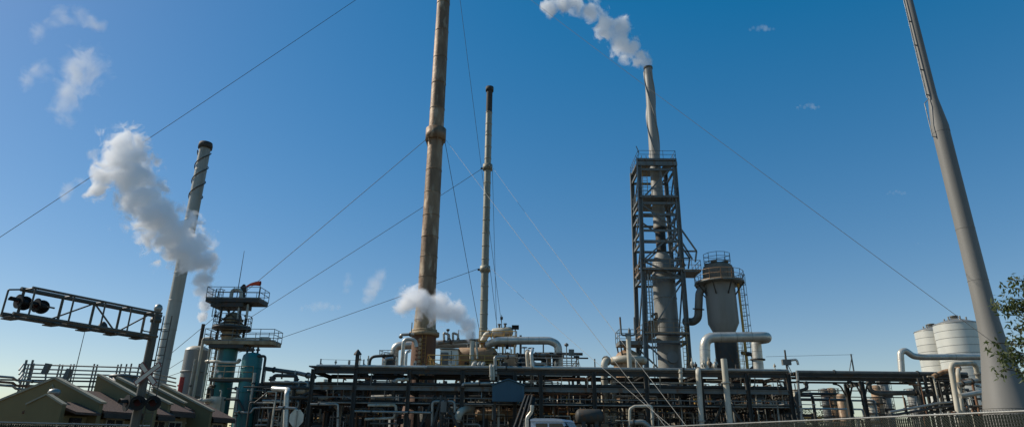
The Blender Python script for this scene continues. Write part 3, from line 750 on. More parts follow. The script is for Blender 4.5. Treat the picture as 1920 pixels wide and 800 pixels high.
for i in range(14):
    t = i / 13; a = P(952, 835, 46).lerp(P(986, 742, 50.2), t); c = P(974, 835, 46).lerp(P(998, 742, 50.2), t)
    MB().beam(a, c, .1, .06).build('rung', 'black', sl)
MB().prism([P(976, 835, 46.2), P(992, 835, 46.2), P(1004, 745, 50.4), P(998, 742, 50.4)], (0, .2, -.05)).build('side_plate', 'black', sl)

# truck
TX = P(1045, 800, 31)
trk = thing('truck', 'pale blue-grey truck cab with a tall curved exhaust below the rack', 'truck', (TX.x, 31, 0))
ct0 = Vector((TX.x, 31, 0)); yaw = rad(-20)
RZ = Matrix.Rotation(yaw, 3, 'Z')
def T(x, y, z): return ct0 + RZ @ Vector((x, y, z))
zr = Z(784, 30.5)
def tp(poly, y0, y1, name, m): return MB().prism([T(x, y0, z) for x, z in poly], RZ @ Vector((0, y1 - y0, 0))).build(name, m, trk)
tp([(-1.0, .7), (1.0, .7), (1.0, 1.72), (.55, zr - .12), (.35, zr - .03), (-.9, zr - .03), (-1.0, zr - .1)], -.95, .95, 'cab_body', 'truck_paint')
tp([(-1.03, zr - .1), (.6, zr - .12), (.45, zr - .01), (.1, zr + .02), (-.85, zr + .02), (-1.0, zr - .02)], -.99, .99, 'cab_roof', 'truck_paint')
tp([(1.0, .7), (2.3, .7), (2.3, 1.45), (2.15, 1.6), (1.0, 1.70)], -.85, .85, 'hood', 'truck_paint')
for y, s_ in ((-.965, 1), (.945, 1)):
    tp([(-.75, 1.8), (-.2, 1.8), (-.2, zr - .2), (-.75, zr - .2)], y, y + .02, 'rear_side_window', 'window')
    tp([(-.1, 1.8), (.8, 1.8), (.50, zr - .2), (-.1, zr - .2)], y, y + .02, 'door_window', 'window')
    tp([(-.15, .9), (-.12, .9), (-.12, zr - .15), (-.15, zr - .15)], y - .004, y + .012, 'pillar_trim', 'truck_paint')
MB().prism([T(.985, -.8, 1.78), T(.985, .8, 1.78), T(.60, .75, zr - .17), T(.60, -.75, zr - .17)], RZ @ Vector((.03, 0, .02))).build('windshield', 'window', trk)
tp([(-6, .75), (-1.2, .75), (-1.2, 1.0), (-6, 1.0)], -1.1, 1.1, 'flat_bed', 'dark_steel')
tp([(-6, .5), (2.2, .5), (2.2, .7), (-6, .7)], -.4, .4, 'chassis', 'black')
for x in (1.6, -3.6, -4.8):
    for y in (-1.0, .75):
        wv = MB().cyl(T(x, y, .5), T(x, y + .28, .5), .5, n=18).build('wheel', 'black', trk)
        MB().cyl(T(x, y - .01, .5), T(x, y + .29, .5), .27, n=12).build('rim', 'galvanized', wv)
MB().box(T(2.36, 0, .75), (.15, 2.0, .3), yaw).build('bumper', 'galvanized', trk)
for y in (-.7, .7): MB().cyl(T(2.29, y, 1.1), T(2.34, y, 1.1), .13, n=12).build('headlight', 'sign_white', trk)
e0 = T(-1.25, -.75, .6); et = P(1003, 788, e0.y)
b = MB().tube([e0, (e0.x, e0.y, zr - .35)], .15, 12).tube([(e0.x, e0.y, zr - .4), (e0.x, e0.y, zr + .05), (e0.x + .22, e0.y, zr + .32), (e0.x + .24, e0.y, zr + .62)], .085, 10, fil=.22)
b.build('exhaust_stack', 'insulation', trk)
for y in (-1.1,): MB().beam(T(.75, y, zr - .8), T(.75, y, zr - .3), .08, .18).build('mirror', 'black', trk)

# stop sign seen from behind
q = P(556, 783, 27)
sg = thing('stop_sign', 'pale octagonal road sign seen from behind on a thin pole', 'sign', (q.x, 27, 0))
o8 = [q + Vector((.31 * math.cos(rad(22.5 + 45 * i)), 0, .36 * math.sin(rad(22.5 + 45 * i)))) for i in range(8)]
MB().prism(o8, (0, -.01, 0)).build('plate', 'sign_back', sg)
MB().prism([p + Vector((0, .012, 0)) for p in o8], (0, .006, 0)).build('face', 'sign_red', sg)
MB().beam((q.x, q.y - .04, 0), (q.x, q.y - .04, q.z + .3), .05, .05).build('pole', 'galvanized', sg)

# ------------------------------------------------------------------ individually visible pipes under the rack
for lab, pts, r, m in (
    ('pale pipe with square top bend standing left of the chimney foot', ((810, 820, 51.6), (811, 752, 51.6), (852, 752, 51.6), (853, 790, 51.6)), .12, 'galvanized'),
    ('fat cream elbow pipe low under the rack right of chimney foot', ((856, 790, 51.4), (862, 772, 51.4), (872, 766, 52.6), (885, 765, 54)), .3, 'white_paint'),
    ('white pipe with a hook bend rising above the curved bend under domed vessel', ((1180, 830, 50.6), (1181, 766, 50.6), (1190, 761, 50.6), (1222, 760, 50.6), (1224, 800, 50.6)), .11, 'white_paint'),
    ('pale grey curved pipe lowest right of the truck', ((1180, 792, 50.2), (1205, 790, 50.2), (1218, 800, 50.2), (1220, 830, 50.2)), .2, 'galvanized'),
    ('white vertical pipe in front of rack under the fat loop pipe', ((1318, 830, 51.4), (1309, 695, 51.4), (1309, 693, 53)), .21, 'white_paint'),
    ('tall white vertical pipe standing just right under the fat loop', ((1372, 830, 51.2), (1357, 672, 51.2)), .24, 'white_paint'),
    ('thin pale pipe with knee under the rack left end', ((582, 757, 51.5), (634, 757, 51.5), (633, 800, 51.5)), .09, 'galvanized'),
    ('long white pipe line low under the rack left of the chimney foot', ((690, 759, 52.0), (742, 759, 52.0), (743, 768, 52.0), (742, 784, 53)), .11, 'white_paint'),
    ('lower white pipe line under the rack left of the chimney foot', ((684, 785, 52.0), (738, 783, 52.0), (742, 770, 52.0)), .10, 'white_paint'),
    ('pale pipe running past the brown chimney foot under the rack', ((665, 770, 51.5), (808, 773, 51.5)), .09, 'galvanized'),
    ('white vertical double pipe left of the domed vessel, left one', ((1134, 800, 55), (1133, 678, 55), (1140, 674, 55.5)), .30, 'white_paint'),
    ('white vertical double pipe left of the domed vessel, right one', ((1152, 800, 55.2), (1150, 690, 55.2)), .24, 'white_paint'),
    ('pale pipe on middle tier with an end bend above blue cabin', ((868, 726, 51.7), (868, 719, 51.7), (920, 718, 51.7)), .13, 'galvanized'),
    ('short white pipe stub on middle tier right of the brown chimney', ((740, 716, 51.8), (744, 711, 51.8), (766, 711, 51.8)), .13, 'white_paint'),
    ('white vertical pipe rising beside the stop sign', ((534, 830, 50), (538, 735, 50), (540, 730, 51), (512, 728, 52)), .2, 'insulation'),
    ('pale thin pipe bending down beside the octagonal sign', ((522, 763, 48), (556, 765, 48), (557, 830, 48)), .1, 'galvanized'),
    ('rusty orange pipe upright right under rack near its right end', ((1408, 830, 54), (1405, 748, 54)), .16, 'rust_pipe'),
    ('pale stub pipe hanging below the rack top by the lattice tower', ((1276, 692, 51.6), (1277, 716, 51.6)), .14, 'white_paint')):
    ptube('process_pipe', lab, pp(*pts), r, m)
for k, (a, c, r, m, y) in enumerate((((880, 764), (990, 764), .28, 'rust_pipe', 56), ((896, 776), (975, 776), .5, 'tan_vessel', 55), ((1015, 765), (1060, 772), .3, 'rust_pipe', 55), ((1230, 742), (1290, 742), .45, 'dark_steel', 58), ((1085, 780), (1125, 780), .55, 'dark_steel', 50), ((690, 748), (735, 747), .35, 'white_paint', 58))):
    hvessel(('rusty horizontal exchanger under the blue cabin, upper', 'tan horizontal exchanger under the blue cabin, lower', 'rust-brown drum above the truck cab', 'dark horizontal drum under the lattice tower', 'dark horizontal tank right of the truck', 'white horizontal drum left of chimney foot')[k], P(*a, y), P(*c, y), r, m, name='horizontal_exchanger', zbase=0)
# A-frame legs below the rack
af = thing('a_frame_support', 'dark steel A-frame support in front of rack right of chimney foot', 'support', G(848, 800, 50.8))
for a, c in (((800, 830), (829, 742)), ((870, 830), (834, 742)), ((815, 830), (836, 745))):
    MB().beam(P(*a, 50.8), P(*c, 51.2), .12, .16).build('leg', 'dark_steel', af)
MB().box(P(832, 762, 50.9), (.45, .4, .8)).build('junction_box', 'grey_steel', af)
b = MB()
for _ in range(330):          # small bore lines right behind the rack columns
    y = random.uniform(52.6, 57); x = random.uniform(rx(592), rx(1480)); z = random.choice((2.4, 2.9, 3.3, 3.7, 4.4, 5.0, 6.1, 6.3)) + random.uniform(-.2, .2); L = random.uniform(1, 5); r = random.choice((.03, .04, .06, .08))
    m = random.choices(range(5), (30, 15, 16, 14, 12))[0]  # paler pipe colours stand in for sun glints under the rack
    if abs(x / y - cm.x / cm.y) < .026 or abs((x + L / 2) / y - cm.x / cm.y) < .02 + L * .4 / y: continue
    if random.random() < .5: b.tube([(x, y, z), (min(x + L, xr), y, z), (min(x + L, xr), y, max(.2, z - random.uniform(.5, 3)))], r, 6, m=m, seg=3)
    else: b.tube([(x, y, 0), (x, y, z), (x, y + random.uniform(.3, 1.5), z)], r, 6, m=m, seg=3)
tag(b.build('small_bore_piping', ['dark_steel', 'grey_steel', 'galvanized', 'white_paint', 'rust_pipe'], origin=(0, 54, 0)), 'mass of small-bore piping threaded between the rack columns', 'pipework', kind='stuff')

# ------------------------------------------------------------------ domed vessel right of centre
Yd = 60; cdv = G(1178, 690, Yd); zd = lambda py: Z(py, Yd, 1180)
dv = thing('domed_vessel', 'squat tan rust-streaked vessel with domed top and a railed platform', 'vessel', cdv)
rd = 1.35
MB().lathe(cdv, [(rd, zd(750)), (rd, zd(682))], 28).build('shell', 'tan_vessel', dv)
MB().lathe(cdv, [(rd * .98, zd(678)), (rd * .9, zd(670)), (rd * .7, zd(662)), (rd * .4, zd(657)), (.35, zd(655)), (.35, zd(649))], 28, caps=False).build('dome', 'tan_vessel', dv)
b = MB(); b.tube(ringpts(cdv, rd + .12, zd(676), 24) + ringpts(cdv, rd + .12, zd(676), 24)[:1], .34, 10, fil=0); b.build('ring_main', 'white_paint', dv)
MB().lathe(cdv, [(rd, zd(752)), (rd * .9, zd(770)), (rd * .9, 0)], 24, caps=False).build('skirt', 'white_paint', dv)
zpf = zd(646)
MB().box((cdv.x + .2, Yd, zpf), (2.2, 2.2, .25)).build('deck', 'blue_steel', dv)
for a in (-1, 1):
    for c in (-1, 1): MB().beam((cdv.x + .2 + a, Yd + c, zpf), (cdv.x + .2 + a * .85, Yd + c * .85, zd(668)), .12).build('deck_leg', 'dark_steel', dv)
b = MB(); rail(b, [(cdv.x + .2 + a * 1.08, Yd + c * 1.08, zpf + .12) for a, c in ((-1, -1), (1, -1), (1, 1), (-1, 1))], 1.15, .03, closed=True); b.build('handrail', 'blue_steel', dv)
q = P(1181, 692, 57.5); t_ = P(1180, 630, 57.5)
fk = thing('fork_vent', 'white vertical pipe topped by a dark two-pronged fork vent', 'pipe', (q.x, 57.5, 6.4))
MB().tube([(q.x, 57.5, 6.4), (q.x, 57.5, t_.z)], .22, 12).build('riser', 'white_paint', fk)
for s_ in (-1, 1):
    MB().tube([(q.x, 57.5, t_.z + .1), (q.x + s_ * .62, 57.5, t_.z + .1), (q.x + s_ * .66, 57.5, t_.z + 1.75)], .085, 8, fil=.22).build('prong', 'blue_steel', fk)
MB().box((q.x, 57.5, t_.z + .12), (.5, .3, .3)).lathe((q.x + .12, 57.5, t_.z + .2), [(.12, 0), (.12, .3), (.02, .6)], 8).build('valve_head', 'blue_steel', fk)

# ------------------------------------------------------------------ lattice tower with white stack
YT0, YT1 = 67.8, 72.2
zw = lambda py: Z(py, 70, 1235)
tow = thing('lattice_tower', 'slate-blue steel lattice tower with decks around the white stack', 'tower', G(1252, 680, 70))
pl0, pl1 = P(1212, 680, YT0), P(1197.5, 297, YT0); pr0, pr1 = P(1293, 680, YT0), P(1264, 300, YT0)
ztop = pl1.z
XL = lambda z: pl0.x + (pl1.x - pl0.x) * (z - pl0.z) / (pl1.z - pl0.z)
XR = lambda z: pr0.x + (pr1.x - pr0.x) * (z - pr0.z) / (pr1.z - pr0.z)
for y in (YT0, YT1):
    for X in (XL, XR):
        MB().ibeam((X(0), y, 0), (X(ztop), y, ztop), .42, .46, t=.09).build('leg', 'blue_steel', tow)
def hz(py): return Z(py, YT0, 1235)
lv = [hz(p) for p in (318, 381, 402, 432, 452, 488, 520, 640)]
for z in lv:
    for y in (YT0, YT1): MB().beam((XL(z) + .2, y, z), (XR(z) - .2, y, z), .2, .26).build('girt', 'blue_steel', tow)
    for X in (XL, XR): MB().beam((X(z), YT0 + .2, z), (X(z), YT1 - .2, z), .2, .26).build('side_girt', 'blue_steel', tow)
def brace(y, za, sa, zb_, sb, w=.16):
    xa = XL(za) + .2 if sa < 0 else XR(za) - .2 if sa > 0 else (XL(za) + XR(za)) / 2
    xb = XL(zb_) + .2 if sb < 0 else XR(zb_) - .2 if sb > 0 else (XL(zb_) + XR(zb_)) / 2
    MB().beam((xa, y + .05, za), (xb, y + .05, zb_), w, w).build('brace', 'blue_steel', tow)
for za, sa, zb_, sb in ((hz(310), 1, hz(373), -1), (hz(384), -1, hz(430), 1), (hz(430), 1, hz(486), -1), (hz(490), -1, hz(518), 1), (hz(530), 1, hz(632), -1), (hz(645), -1, hz(720), 1)):
    brace(YT0, za, sa, zb_, sb); brace(YT1, za, sa, zb_, sb)
for z0, z1 in ((hz(318), hz(381)), (hz(381), hz(452)), (hz(452), hz(520)), (hz(520), hz(640)), (hz(640), .3)):
    for X in (XL, XR): MB().beam((X(z0), YT0 + .2, z0), (X(z1), YT1 - .2, z1), .14, .14).build('side_brace', 'blue_steel', tow)
csx = P(1253, 640, 70).x; cs = Vector((csx, 70, 0))
def deck(z, x0, x1, y0, y1, hole=.8, m='blue_steel', rm='yellow_rail', rh=1.1):
    b = MB()
    for (a, c, d, e) in ((x0, csx - hole, y0, y1), (csx + hole, x1, y0, y1), (csx - hole, csx + hole, y0, 70 - hole), (csx - hole, csx + hole, 70 + hole, y1)):
        if c > a and e > d: b.box(((a + c) / 2, (d + e) / 2, z), (c - a, e - d, .12))
    b.build('deck', m, tow)
    b = MB(); rail(b, [(x0, y0, z + .06), (x1, y0, z + .06), (x1, y1, z + .06), (x0, y1, z + .06)], rh, .028, closed=True); b.build('handrail', rm, tow)
for py, hole in ((303, .75), (372, .8), (507, 1.45), (627, 1.5)):
    z = hz(py) + .1; deck(z, XL(z) - .1, XR(z) + .1, YT0 - .35, YT1 + .2, hole, rm='grey_steel' if py < 400 else 'tan_vessel')
z = hz(303); MB().beam((XL(z) - .2, YT0 - .25, z - .35), (XR(z) + .25, YT0 - .25, z - .35), .12, .5).build('deck_fascia', 'blue_steel', tow)
MB().beam((XL(z) + .1, YT0, z + 1.1), (XL(z) - .2, YT0, z + 2.0), .08).build('davit', 'blue_steel', tow)
b = MB(); ladder(b, (XL(hz(372)) + .75, YT0 + .5, hz(372)), (XL(hz(303)) + .75, YT0 + .5, hz(303) + 1), (1, 0, 0), .55, .04); b.build('ladder', 'yellow_rail', tow)
b = MB(); ladder(b, (XR(hz(505)) - .75, YT0 + .5, hz(507)), (XR(hz(360)) - .75, YT0 + .5, hz(365)), (1, 0, 0), .55, .035, cage=True, out=(0, -1, 0)); b.build('caged_ladder', 'blue_steel', tow)
b = MB(); ladder(b, (XL(hz(627)) + .7, YT0 + .5, hz(627)), (XL(hz(507)) + .7, YT0 + .5, hz(507) + 1), (1, 0, 0), .55, .035, cage=True, out=(0, -1, 0)); b.build('caged_ladder', 'grey_steel', tow)
b = MB(); ladder(b, (XR(hz(690)) - .4, YT0 - .2, 2), (XR(hz(627)) - .4, YT0 - .2, hz(627) + 1), (1, 0, 0), .5, .035); b.build('ladder', 'yellow_rail', tow)
# outrigger frame and side balcony
o1, o2, o3 = hz(424), hz(470), hz(490)
for y in (YT0, YT1 - 1.5):
    for a, c in (((XR(o1), o1), (XR(o2) + 1.75, o2)), ((XR(o2), o2), (XR(o2) + 1.75, o2)), ((XR(o2) + 1.75, o2), (XR(o3) + 1.5, o3)), ((XR(hz(448)), hz(448)), (XR(o3) + 1.2, o3 + .3))):
        MB().beam((a[0], y, a[1]), (c[0], y, c[1]), .16, .16).build('outrigger', 'blue_steel', tow)
zo = hz(508)
MB().box((XR(zo) + 1.0, YT0 + 1.2, zo), (2.0, 3, .14)).build('balcony', 'blue_steel', tow)
b = MB(); rail(b, [(XR(zo), YT0 - .3, zo + .07), (XR(zo) + 2, YT0 - .3, zo + .07), (XR(zo) + 2, YT0 + 2.7, zo + .07)], 1.15, .03, .9); b.build('balcony_rail', 'tan_vessel', tow)
MB().box((XL(hz(620)) + .9, YT0 + .2, hz(612)), (.9, .8, 1.3)).build('junction_cabinet', 'tan_vessel', tow)
for k in range(10):
    q = Vector((XL(hz(600)) + .4 + random.random() * 1.1, YT0 - .1 + random.random() * .5, hz(random.uniform(585, 640))))
    MB().box(q, (random.uniform(.15, .5), .2, random.uniform(.15, .4)), random.random()).build('instrument_box', random.choice(('galvanized', 'tan_vessel', 'rust_pipe', 'dark_steel')), tow)
for px, r in ((1221, .07), (1226, .05)):
    a = P(px + 6, 690, YT0 - .3); MB().cyl((a.x, YT0 - .3, 4), (a.x - .05, YT0 - .3, hz(515)), r, n=6).build('riser_pipe', 'galvanized', tow)

col = thing('process_column', 'grey column in the lattice tower topped by a spiral-straked white stack', 'column', cs)
MB().lathe(cs, [(1.28, 0), (1.28, zw(522))], 32, caps=False).build('lower_shell', 'column_grey', col)
for py in (522, 560, 600, 645): MB().lathe(cs, [(1.25, zw(py) - .05), (1.32, zw(py) - .05), (1.32, zw(py) + .05), (1.25, zw(py) + .05)], 32, caps=False).build('ring_stiffener', 'column_grey', col)
MB().lathe(cs, [(1.28, zw(522)), (1.24, zw(505)), (1.12, zw(490)), (.78, zw(478)), (.58, zw(474))], 32, caps=False).build('reducer_cone', 'stack_white', col)
MB().lathe(cs, [(.56, zw(474)), (.60, zw(430)), (.60, zw(430) + .1)], 24, caps=False).build('dark_neck', 'dark_steel', col)
MB().lathe(cs, [(.60, zw(431)), (.80, zw(431)), (.80, zw(427)), (.60, zw(427))], 24, caps=False).build('flange', 'dark_steel', col)
zst = zw(127)
def rst(z): return .74 + (.50 - .74) * (z - zw(430)) / (zst - zw(430))
zz = [zw(430) + (zst - zw(430)) * i / 6 for i in range(7)]
for a, c in zip(zz, zz[1:]): MB().lathe(cs, [(rst(a), a), (rst(c), c)], 24, caps=False).build('stack_section', 'stack_white', col)
MB().lathe(cs, [(.48, zst - .25), (.58, zst - .25), (.58, zst), (.44, zst), (.44, zst - .8)], 24, caps=False).build('stack_rim', 'grey_steel', col)
for k in range(3):
    vs_, fs_ = [], []; n = 60; z0, z1 = zw(292), zw(133)
    for i in range(n + 1):
        z = z0 + (z1 - z0) * i / n; a = k * 2 * math.pi / 3 + .4 - i / n * 2 * math.pi * .62
        for rr in (rst(z) - .03, rst(z) + .13):
            for dz in (0, .05): vs_.append(cs + Vector((rr * math.cos(a), rr * math.sin(a), z + dz)))
    for i in range(n):
        o = i * 4; fs_ += [(o, o + 2, o + 6, o + 4), (o + 1, o + 5, o + 7, o + 3), (o + 2, o + 3, o + 7, o + 6)]
    MB().add(vs_, fs_, 0, True).build('helical_strake', 'stack_white', col)
mh = Vector((csx, 70 - 1.26, zw(672)))
MB().cyl(mh, mh - Vector((0, .25, 0)), .62, n=20).build('manhole', 'column_grey', col)

# ------------------------------------------------------------------ grey vessel with ring platform
Yv = 67; vx = P(1358, 620, Yv).x; cv = Vector((vx, Yv, 0)); zv = lambda py: Z(py, Yv, 1355)
ves = thing('process_vessel', 'grey conical-bottomed vessel with railed ring platform right of the lattice tower', 'vessel', cv)
rv = 1.6
MB().lathe(cv, [(1.05, zv(626)), (rv, zv(606)), (rv, zv(532))], 32, caps=False).build('shell', 'column_grey', ves)
MB().lathe(cv, [(rv + .06, zv(532)), (rv + .06, zv(508)), (rv * .96, zv(500)), (rv * .7, zv(495)), (.1, zv(493))], 32, caps=False).build('insulated_head', 'head_brown', ves)
MB().lathe(cv, [(1.15, 0), (1.15, zv(626))], 24, caps=False).build('skirt', 'dark_steel', ves)
for k in range(10):
    a = 2 * math.pi * k / 10; q = cv + Vector((math.cos(a) * (rv + .07), math.sin(a) * (rv + .07), 0))
    MB().beam(q + ZV * zv(532), q + ZV * zv(506), .08, .08).build('head_rib', 'head_brown', ves)
for k in range(5):
    a = 2 * math.pi * k / 5 + .3; q = cv + Vector((math.cos(a) * 1.05, math.sin(a) * 1.05, zv(500)))
    MB().lathe(q, [(.22, 0), (.22, .25), (.36, .25), (.36, .4)], 10).build('nozzle', 'grey_steel', ves)
zpl = zv(533)
b = MB().lathe(Vector((cv.x, cv.y, zpl)), [(rv + .1, 0), (rv + 1.05, 0), (rv + 1.05, .14), (rv + .1, .14)], 20, caps=False); b.build('ring_platform', 'blue_steel', ves)
b = MB(); rail(b, ringpts(cv, rv + 1.0, zpl + .14, 14), 1.15, .03, 1.2, closed=True); b.build('ring_handrail', 'tan_vessel', ves)
b = MB(); rail(b, ringpts(cv, 1.45, zv(494), 10), 1.0, .03, 1.2, closed=True); b.build('top_handrail', 'grey_steel', ves)
for k in range(8):
    a = 2 * math.pi * k / 8 + .2; d = Vector((math.cos(a), math.sin(a), 0))
    MB().beam(cv + d * (rv + 1.0) + ZV * zpl, cv + d * rv + ZV * (zpl - 1.3), .1, .12).build('platform_bracket', 'dark_steel', ves)
b = MB(); lx = cv + Vector((rv + .55, -.6, 0)); ladder(b, lx + ZV * zv(690), lx + ZV * (zpl + 1), (.5, -.8, 0), .5, .035, cage=True, out=(.8, .5, 0)); b.build('caged_ladder', 'grey_steel', ves)
MB().tube([cv + Vector((rv + .12, -.9, 5)), cv + Vector((rv + .12, -.9, zpl - .1))], .14, 8).build('downcomer', 'yellow_rail', ves)
b = MB(); ladder(b, cv + Vector((1.0, -1.4, 6)), cv + Vector((1.0, -1.4, zv(640))), (1, 0, 0), .5, .04, cage=True, out=(0, -1, 0)); b.build('lower_ladder', 'yellow_rail', ves)
MB().tube([cv + Vector((1.3, -1, 6)), cv + Vector((1.6, -1, 8.4)), cv + Vector((2.4, -1, 9)), cv + Vector((2.5, -1, 10.2)), cv + Vector((1.2, -1, 10.4))], .2, 8).build('bypass_pipe', 'dark_steel', ves)
# transfer pipe between column and vessel
ptube('transfer_pipe', 'grey elbowed pipe linking the column to the vessel under its platform', pp((1283, 602, 69), (1300, 603, 68.2), (1309, 596, 67.5), (1311, 548, 67), (1318, 540, 67)), .42, 'grey_steel', cat='pipe', n=14, fil=1.0, flanges=((2, .35),))
# fat loop pipe
Yq = 58.5
ptube('loop_pipe', 'fat polished inverted-U insulated pipe standing over the right part of the rack', [P(1323, 705, Yq), P(1321, 632, Yq), P(1437, 631, Yq), P(1437, 634, Yq + 2.2), P(1417, 636, Yq + 2.4), P(1424, 705, Yq + 2.4)], .47, 'insulation', n=20, fil=1.0, flanges=((0, .12), (4, .55)), bands=1.5)
lp = thing('valve_manifold', 'small dark valves and gauges at the left foot of the fat loop pipe', 'valves', P(1308, 692, 56))
for k in range(12):
    q = P(random.uniform(1292, 1345), 692, random.uniform(54.5, 57.5)); h = random.uniform(.4, 1.2)
    MB().cyl(q - ZV * .3, q + ZV * h, .05, n=6).lathe(q + ZV * h * .5, [(.08, -.2), (.16, -.1), (.16, .1), (.08, .2)], 8).build('valve', random.choice(('galvanized', 'white_paint', 'dark_steel')), lp)
q = P(1476, 690, 53)
mf = thing('valve_manifold', 'cross-shaped valve with a short hooked pipe on the rack right of the loop pipe', 'valves', q)
MB().cyl(q - ZV * .4, q + ZV * 1.5, .07, n=6).build('stem', 'dark_steel', mf)
MB().box(q + ZV * .5, (.7, .3, .45)).build('body', 'grey_steel', mf)
MB().tube([q + ZV * .6, q + Vector((.9, 0, .75)), q + Vector((.95, 0, .3))], .1, 8).build('hooked_pipe', 'insulation', mf)

# ------------------------------------------------------------------ right-hand pipe bridge
xe0, xe1 = rx(1490), P(1812, 690, 52).x
br = thing('pipe_bridge', 'slim dark pipe bridge continuing right from the long rack', 'pipe rack', ((xe0 + xe1) / 2, 52, 0))
MB().ibeam((xe0 + .1, YF, ZT - .2), (xe1, YF, ZT - .2), .18, .2).build('top_beam', 'dark_steel', br)
MB().ibeam((xe0 + .1, YF + 2.4, ZT - .2), (xe1, YF + 2.4, ZT - .2), .18, .2).build('top_beam', 'dark_steel', br)
zlb = Z(712, YF, 1600)
for y in (YF, YF + 2.4): MB().ibeam((xe0 + .1, y, zlb), (xe1, y, zlb), .14, .15, t=.03).build('bottom_beam', 'dark_steel', br)
k = 0
for px in range(1500, 1812, 17):
    x = P(px, 700, YF).x; MB().beam((x, YF, zlb + .1), (x, YF, ZT - .45), .07).build('hanger', 'dark_steel', br)
for px in (1614,):
    x = P(px, 712, YF).x
    for y in (YF, YF + 2.4):
        MB().ibeam((x, y, 0), (x, y, zlb - .09), .3, .3).build('column', 'dark_steel', br)
        for s_ in (-1, 1):
            pts = [Vector((x + s_ * 1.1, y, zlb - .1)), Vector((x + s_ * .5, y, zlb - .2)), Vector((x + s_ * .17, y, zlb - 1.1))]
            MB().tube(pts, .07, 6, fil=.7).build('haunch', 'dark_steel', br)
    MB().beam((x, YF + .2, zlb - .3), (x, YF + 2.2, zlb - .3), .25).build('cross_beam', 'dark_steel', br)
for k, (y, r, m) in enumerate(((52.1, .15, 'grey_steel'), (52.8, .12, 'dark_steel'), (53.4, .14, 'grey_steel'), (54, .12, 'rust_pipe'))):
    ptube('bridge_pipe', ADJ[m] + ' pipe along the top of the slim pipe bridge, ' + ORD[k], [(xe0 + .2, y, ZT - .1 + r), (xe1, y, ZT - .1 + r)], r, m, group='pipes along the slim bridge')
for k, (y, r, m) in enumerate(((52.5, .08, 'grey_steel'), (53.3, .08, 'dark_steel'))):
    ptube('bridge_pipe', ADJ[m] + ' pipe on the lower tier of the slim pipe bridge, ' + ORD[k], [(xe0 + .2, y, zlb + .15 + r), (xe1, y, zlb + .15 + r)], r, m, group='lower pipes along the slim bridge')
ptube('hanging_pipe', 'grey U-shaped pipe slung below the slim bridge', pp((1628, 712, 53), (1632, 734, 53), (1650, 737, 53), (1760, 734, 53)), .19, 'grey_steel', fil=.8, n=10)
ptube('hanging_pipe', 'pale curved downpipe dropping from the slim bridge near its right end', pp((1690, 712, 54), (1712, 713, 54), (1722, 735, 54), (1728, 800, 54)), .2, 'galvanized', fil=1.2, n=10)
ptube('bent_pipe', 'dark pipe stepping down at the junction of rack and slim bridge', pp((1510, 714, 51.6), (1514, 728, 51.6), (1500, 732, 51.6), (1492, 745, 51.6), (1502, 790, 51.6)), .14, 'dark_steel', fil=.3)
ptube('bent_pipe', 'thin pale pipe dropping from the rack beside the slim bridge', pp((1494, 694, 51.5), (1503, 790, 51.5)), .1, 'galvanized')
ptube('high_pipe', 'shiny pipe with a humped left end running in front of the white silos', pp((1692, 716, 56), (1688, 660, 56), (1697, 656, 56), (1712, 667, 56), (1730, 669, 56), (1850, 668, 56), (1925, 667, 56)), .27, 'insulation', n=14, fil=.6, bands=3)
ptube('bent_pipe', 'white squared pipe loop at right end of rack, outer run', pp((1808, 840, 49), (1783, 690, 49), (1786, 682, 49), (1828, 680, 49.5), (1836, 712, 50)), .19, 'white_paint', n=12, fil=.5)
ptube('bent_pipe', 'white horizontal pipe crossing the squared loop near the monopole foot', pp((1800, 742, 48.5), (1842, 734, 48.5), (1850, 745, 48.8), (1856, 830, 49)), .19, 'insulation', n=12, fil=.5)
ptube('bent_pipe', 'white pipe inside the squared loop, parallel to its left leg', pp((1812, 840, 50), (1796, 700, 50), (1797, 684, 51)), .16, 'white_paint', n=10)
ptube('bent_pipe', 'short pale pipe bridging the squared loop in its middle', pp((1796, 720, 49.6), (1832, 712, 49.6)), .17, 'galvanized', n=10)
ptube('bent_pipe', 'pale curved pipe entering the right end of the rack', pp((1750, 705, 51), (1770, 696, 51), (1800, 690, 50.5)), .17, 'tan_vessel', n=10, fil=.8)
re_ = thing('end_frame', 'dark steel frame of vertical posts at the right end of the rack', 'steel structure', G(1765, 760, 52))
for px in (1728, 1740, 1752, 1764, 1776):
    q = P(px, 740, 51.4 + (px - 1728) * .03); MB().beam((q.x, q.y, 0), (q.x, q.y, ZT - .2 + random.uniform(-.3, .1)), .16, .2).build('post', 'dark_steel', re_)
for py in (728, 742, 760, 775):
    MB().beam(P(1722, py, 51.3), P(1800, py + random.uniform(-12, 2), 51.3), .14, .2).build('girt', 'dark_steel', re_)
MB().beam(P(1735, 770, 51.2), P(1790, 712, 51.2), .12).build('brace', 'dark_steel', re_)
b = MB()
for _ in range(60):
    px = random.uniform(1725, 1850); y = random.uniform(50, 56); q = P(px, random.uniform(705, 775), y); t = random.random()
    if t < .6: b.tube([(q.x, y, 0), q, q + Vector((random.uniform(-1, 1.5), 0, 0))], random.choice((.04, .06, .09)), 6, m=random.choice((0, 0, 1, 2, 3)))
    else: b.tube([q, q + Vector((random.uniform(.8, 2.5), random.uniform(-1, 1), 0))], random.choice((.05, .08, .1)), 6, m=random.choice((0, 1, 3)))
tag(b.build('small_bore_piping', ['dark_steel', 'galvanized', 'white_paint', 'rust_pipe'], origin=P(1790, 800, 53)), 'thicket of small pipes and supports beside the monopole foot', 'pipework', kind='stuff')
ptube('ground_pipe', 'low sloping pale pipe above the fence below the slim bridge', pp((1668, 772, 46), (1760, 755, 49), (1800, 752, 52)), .09, 'galvanized')
ptube('ground_pipe', 'low sloping dark pipe above the fence below the slim bridge', pp((1670, 778, 46), (1765, 762, 49), (1800, 760, 52)), .09, 'dark_steel')

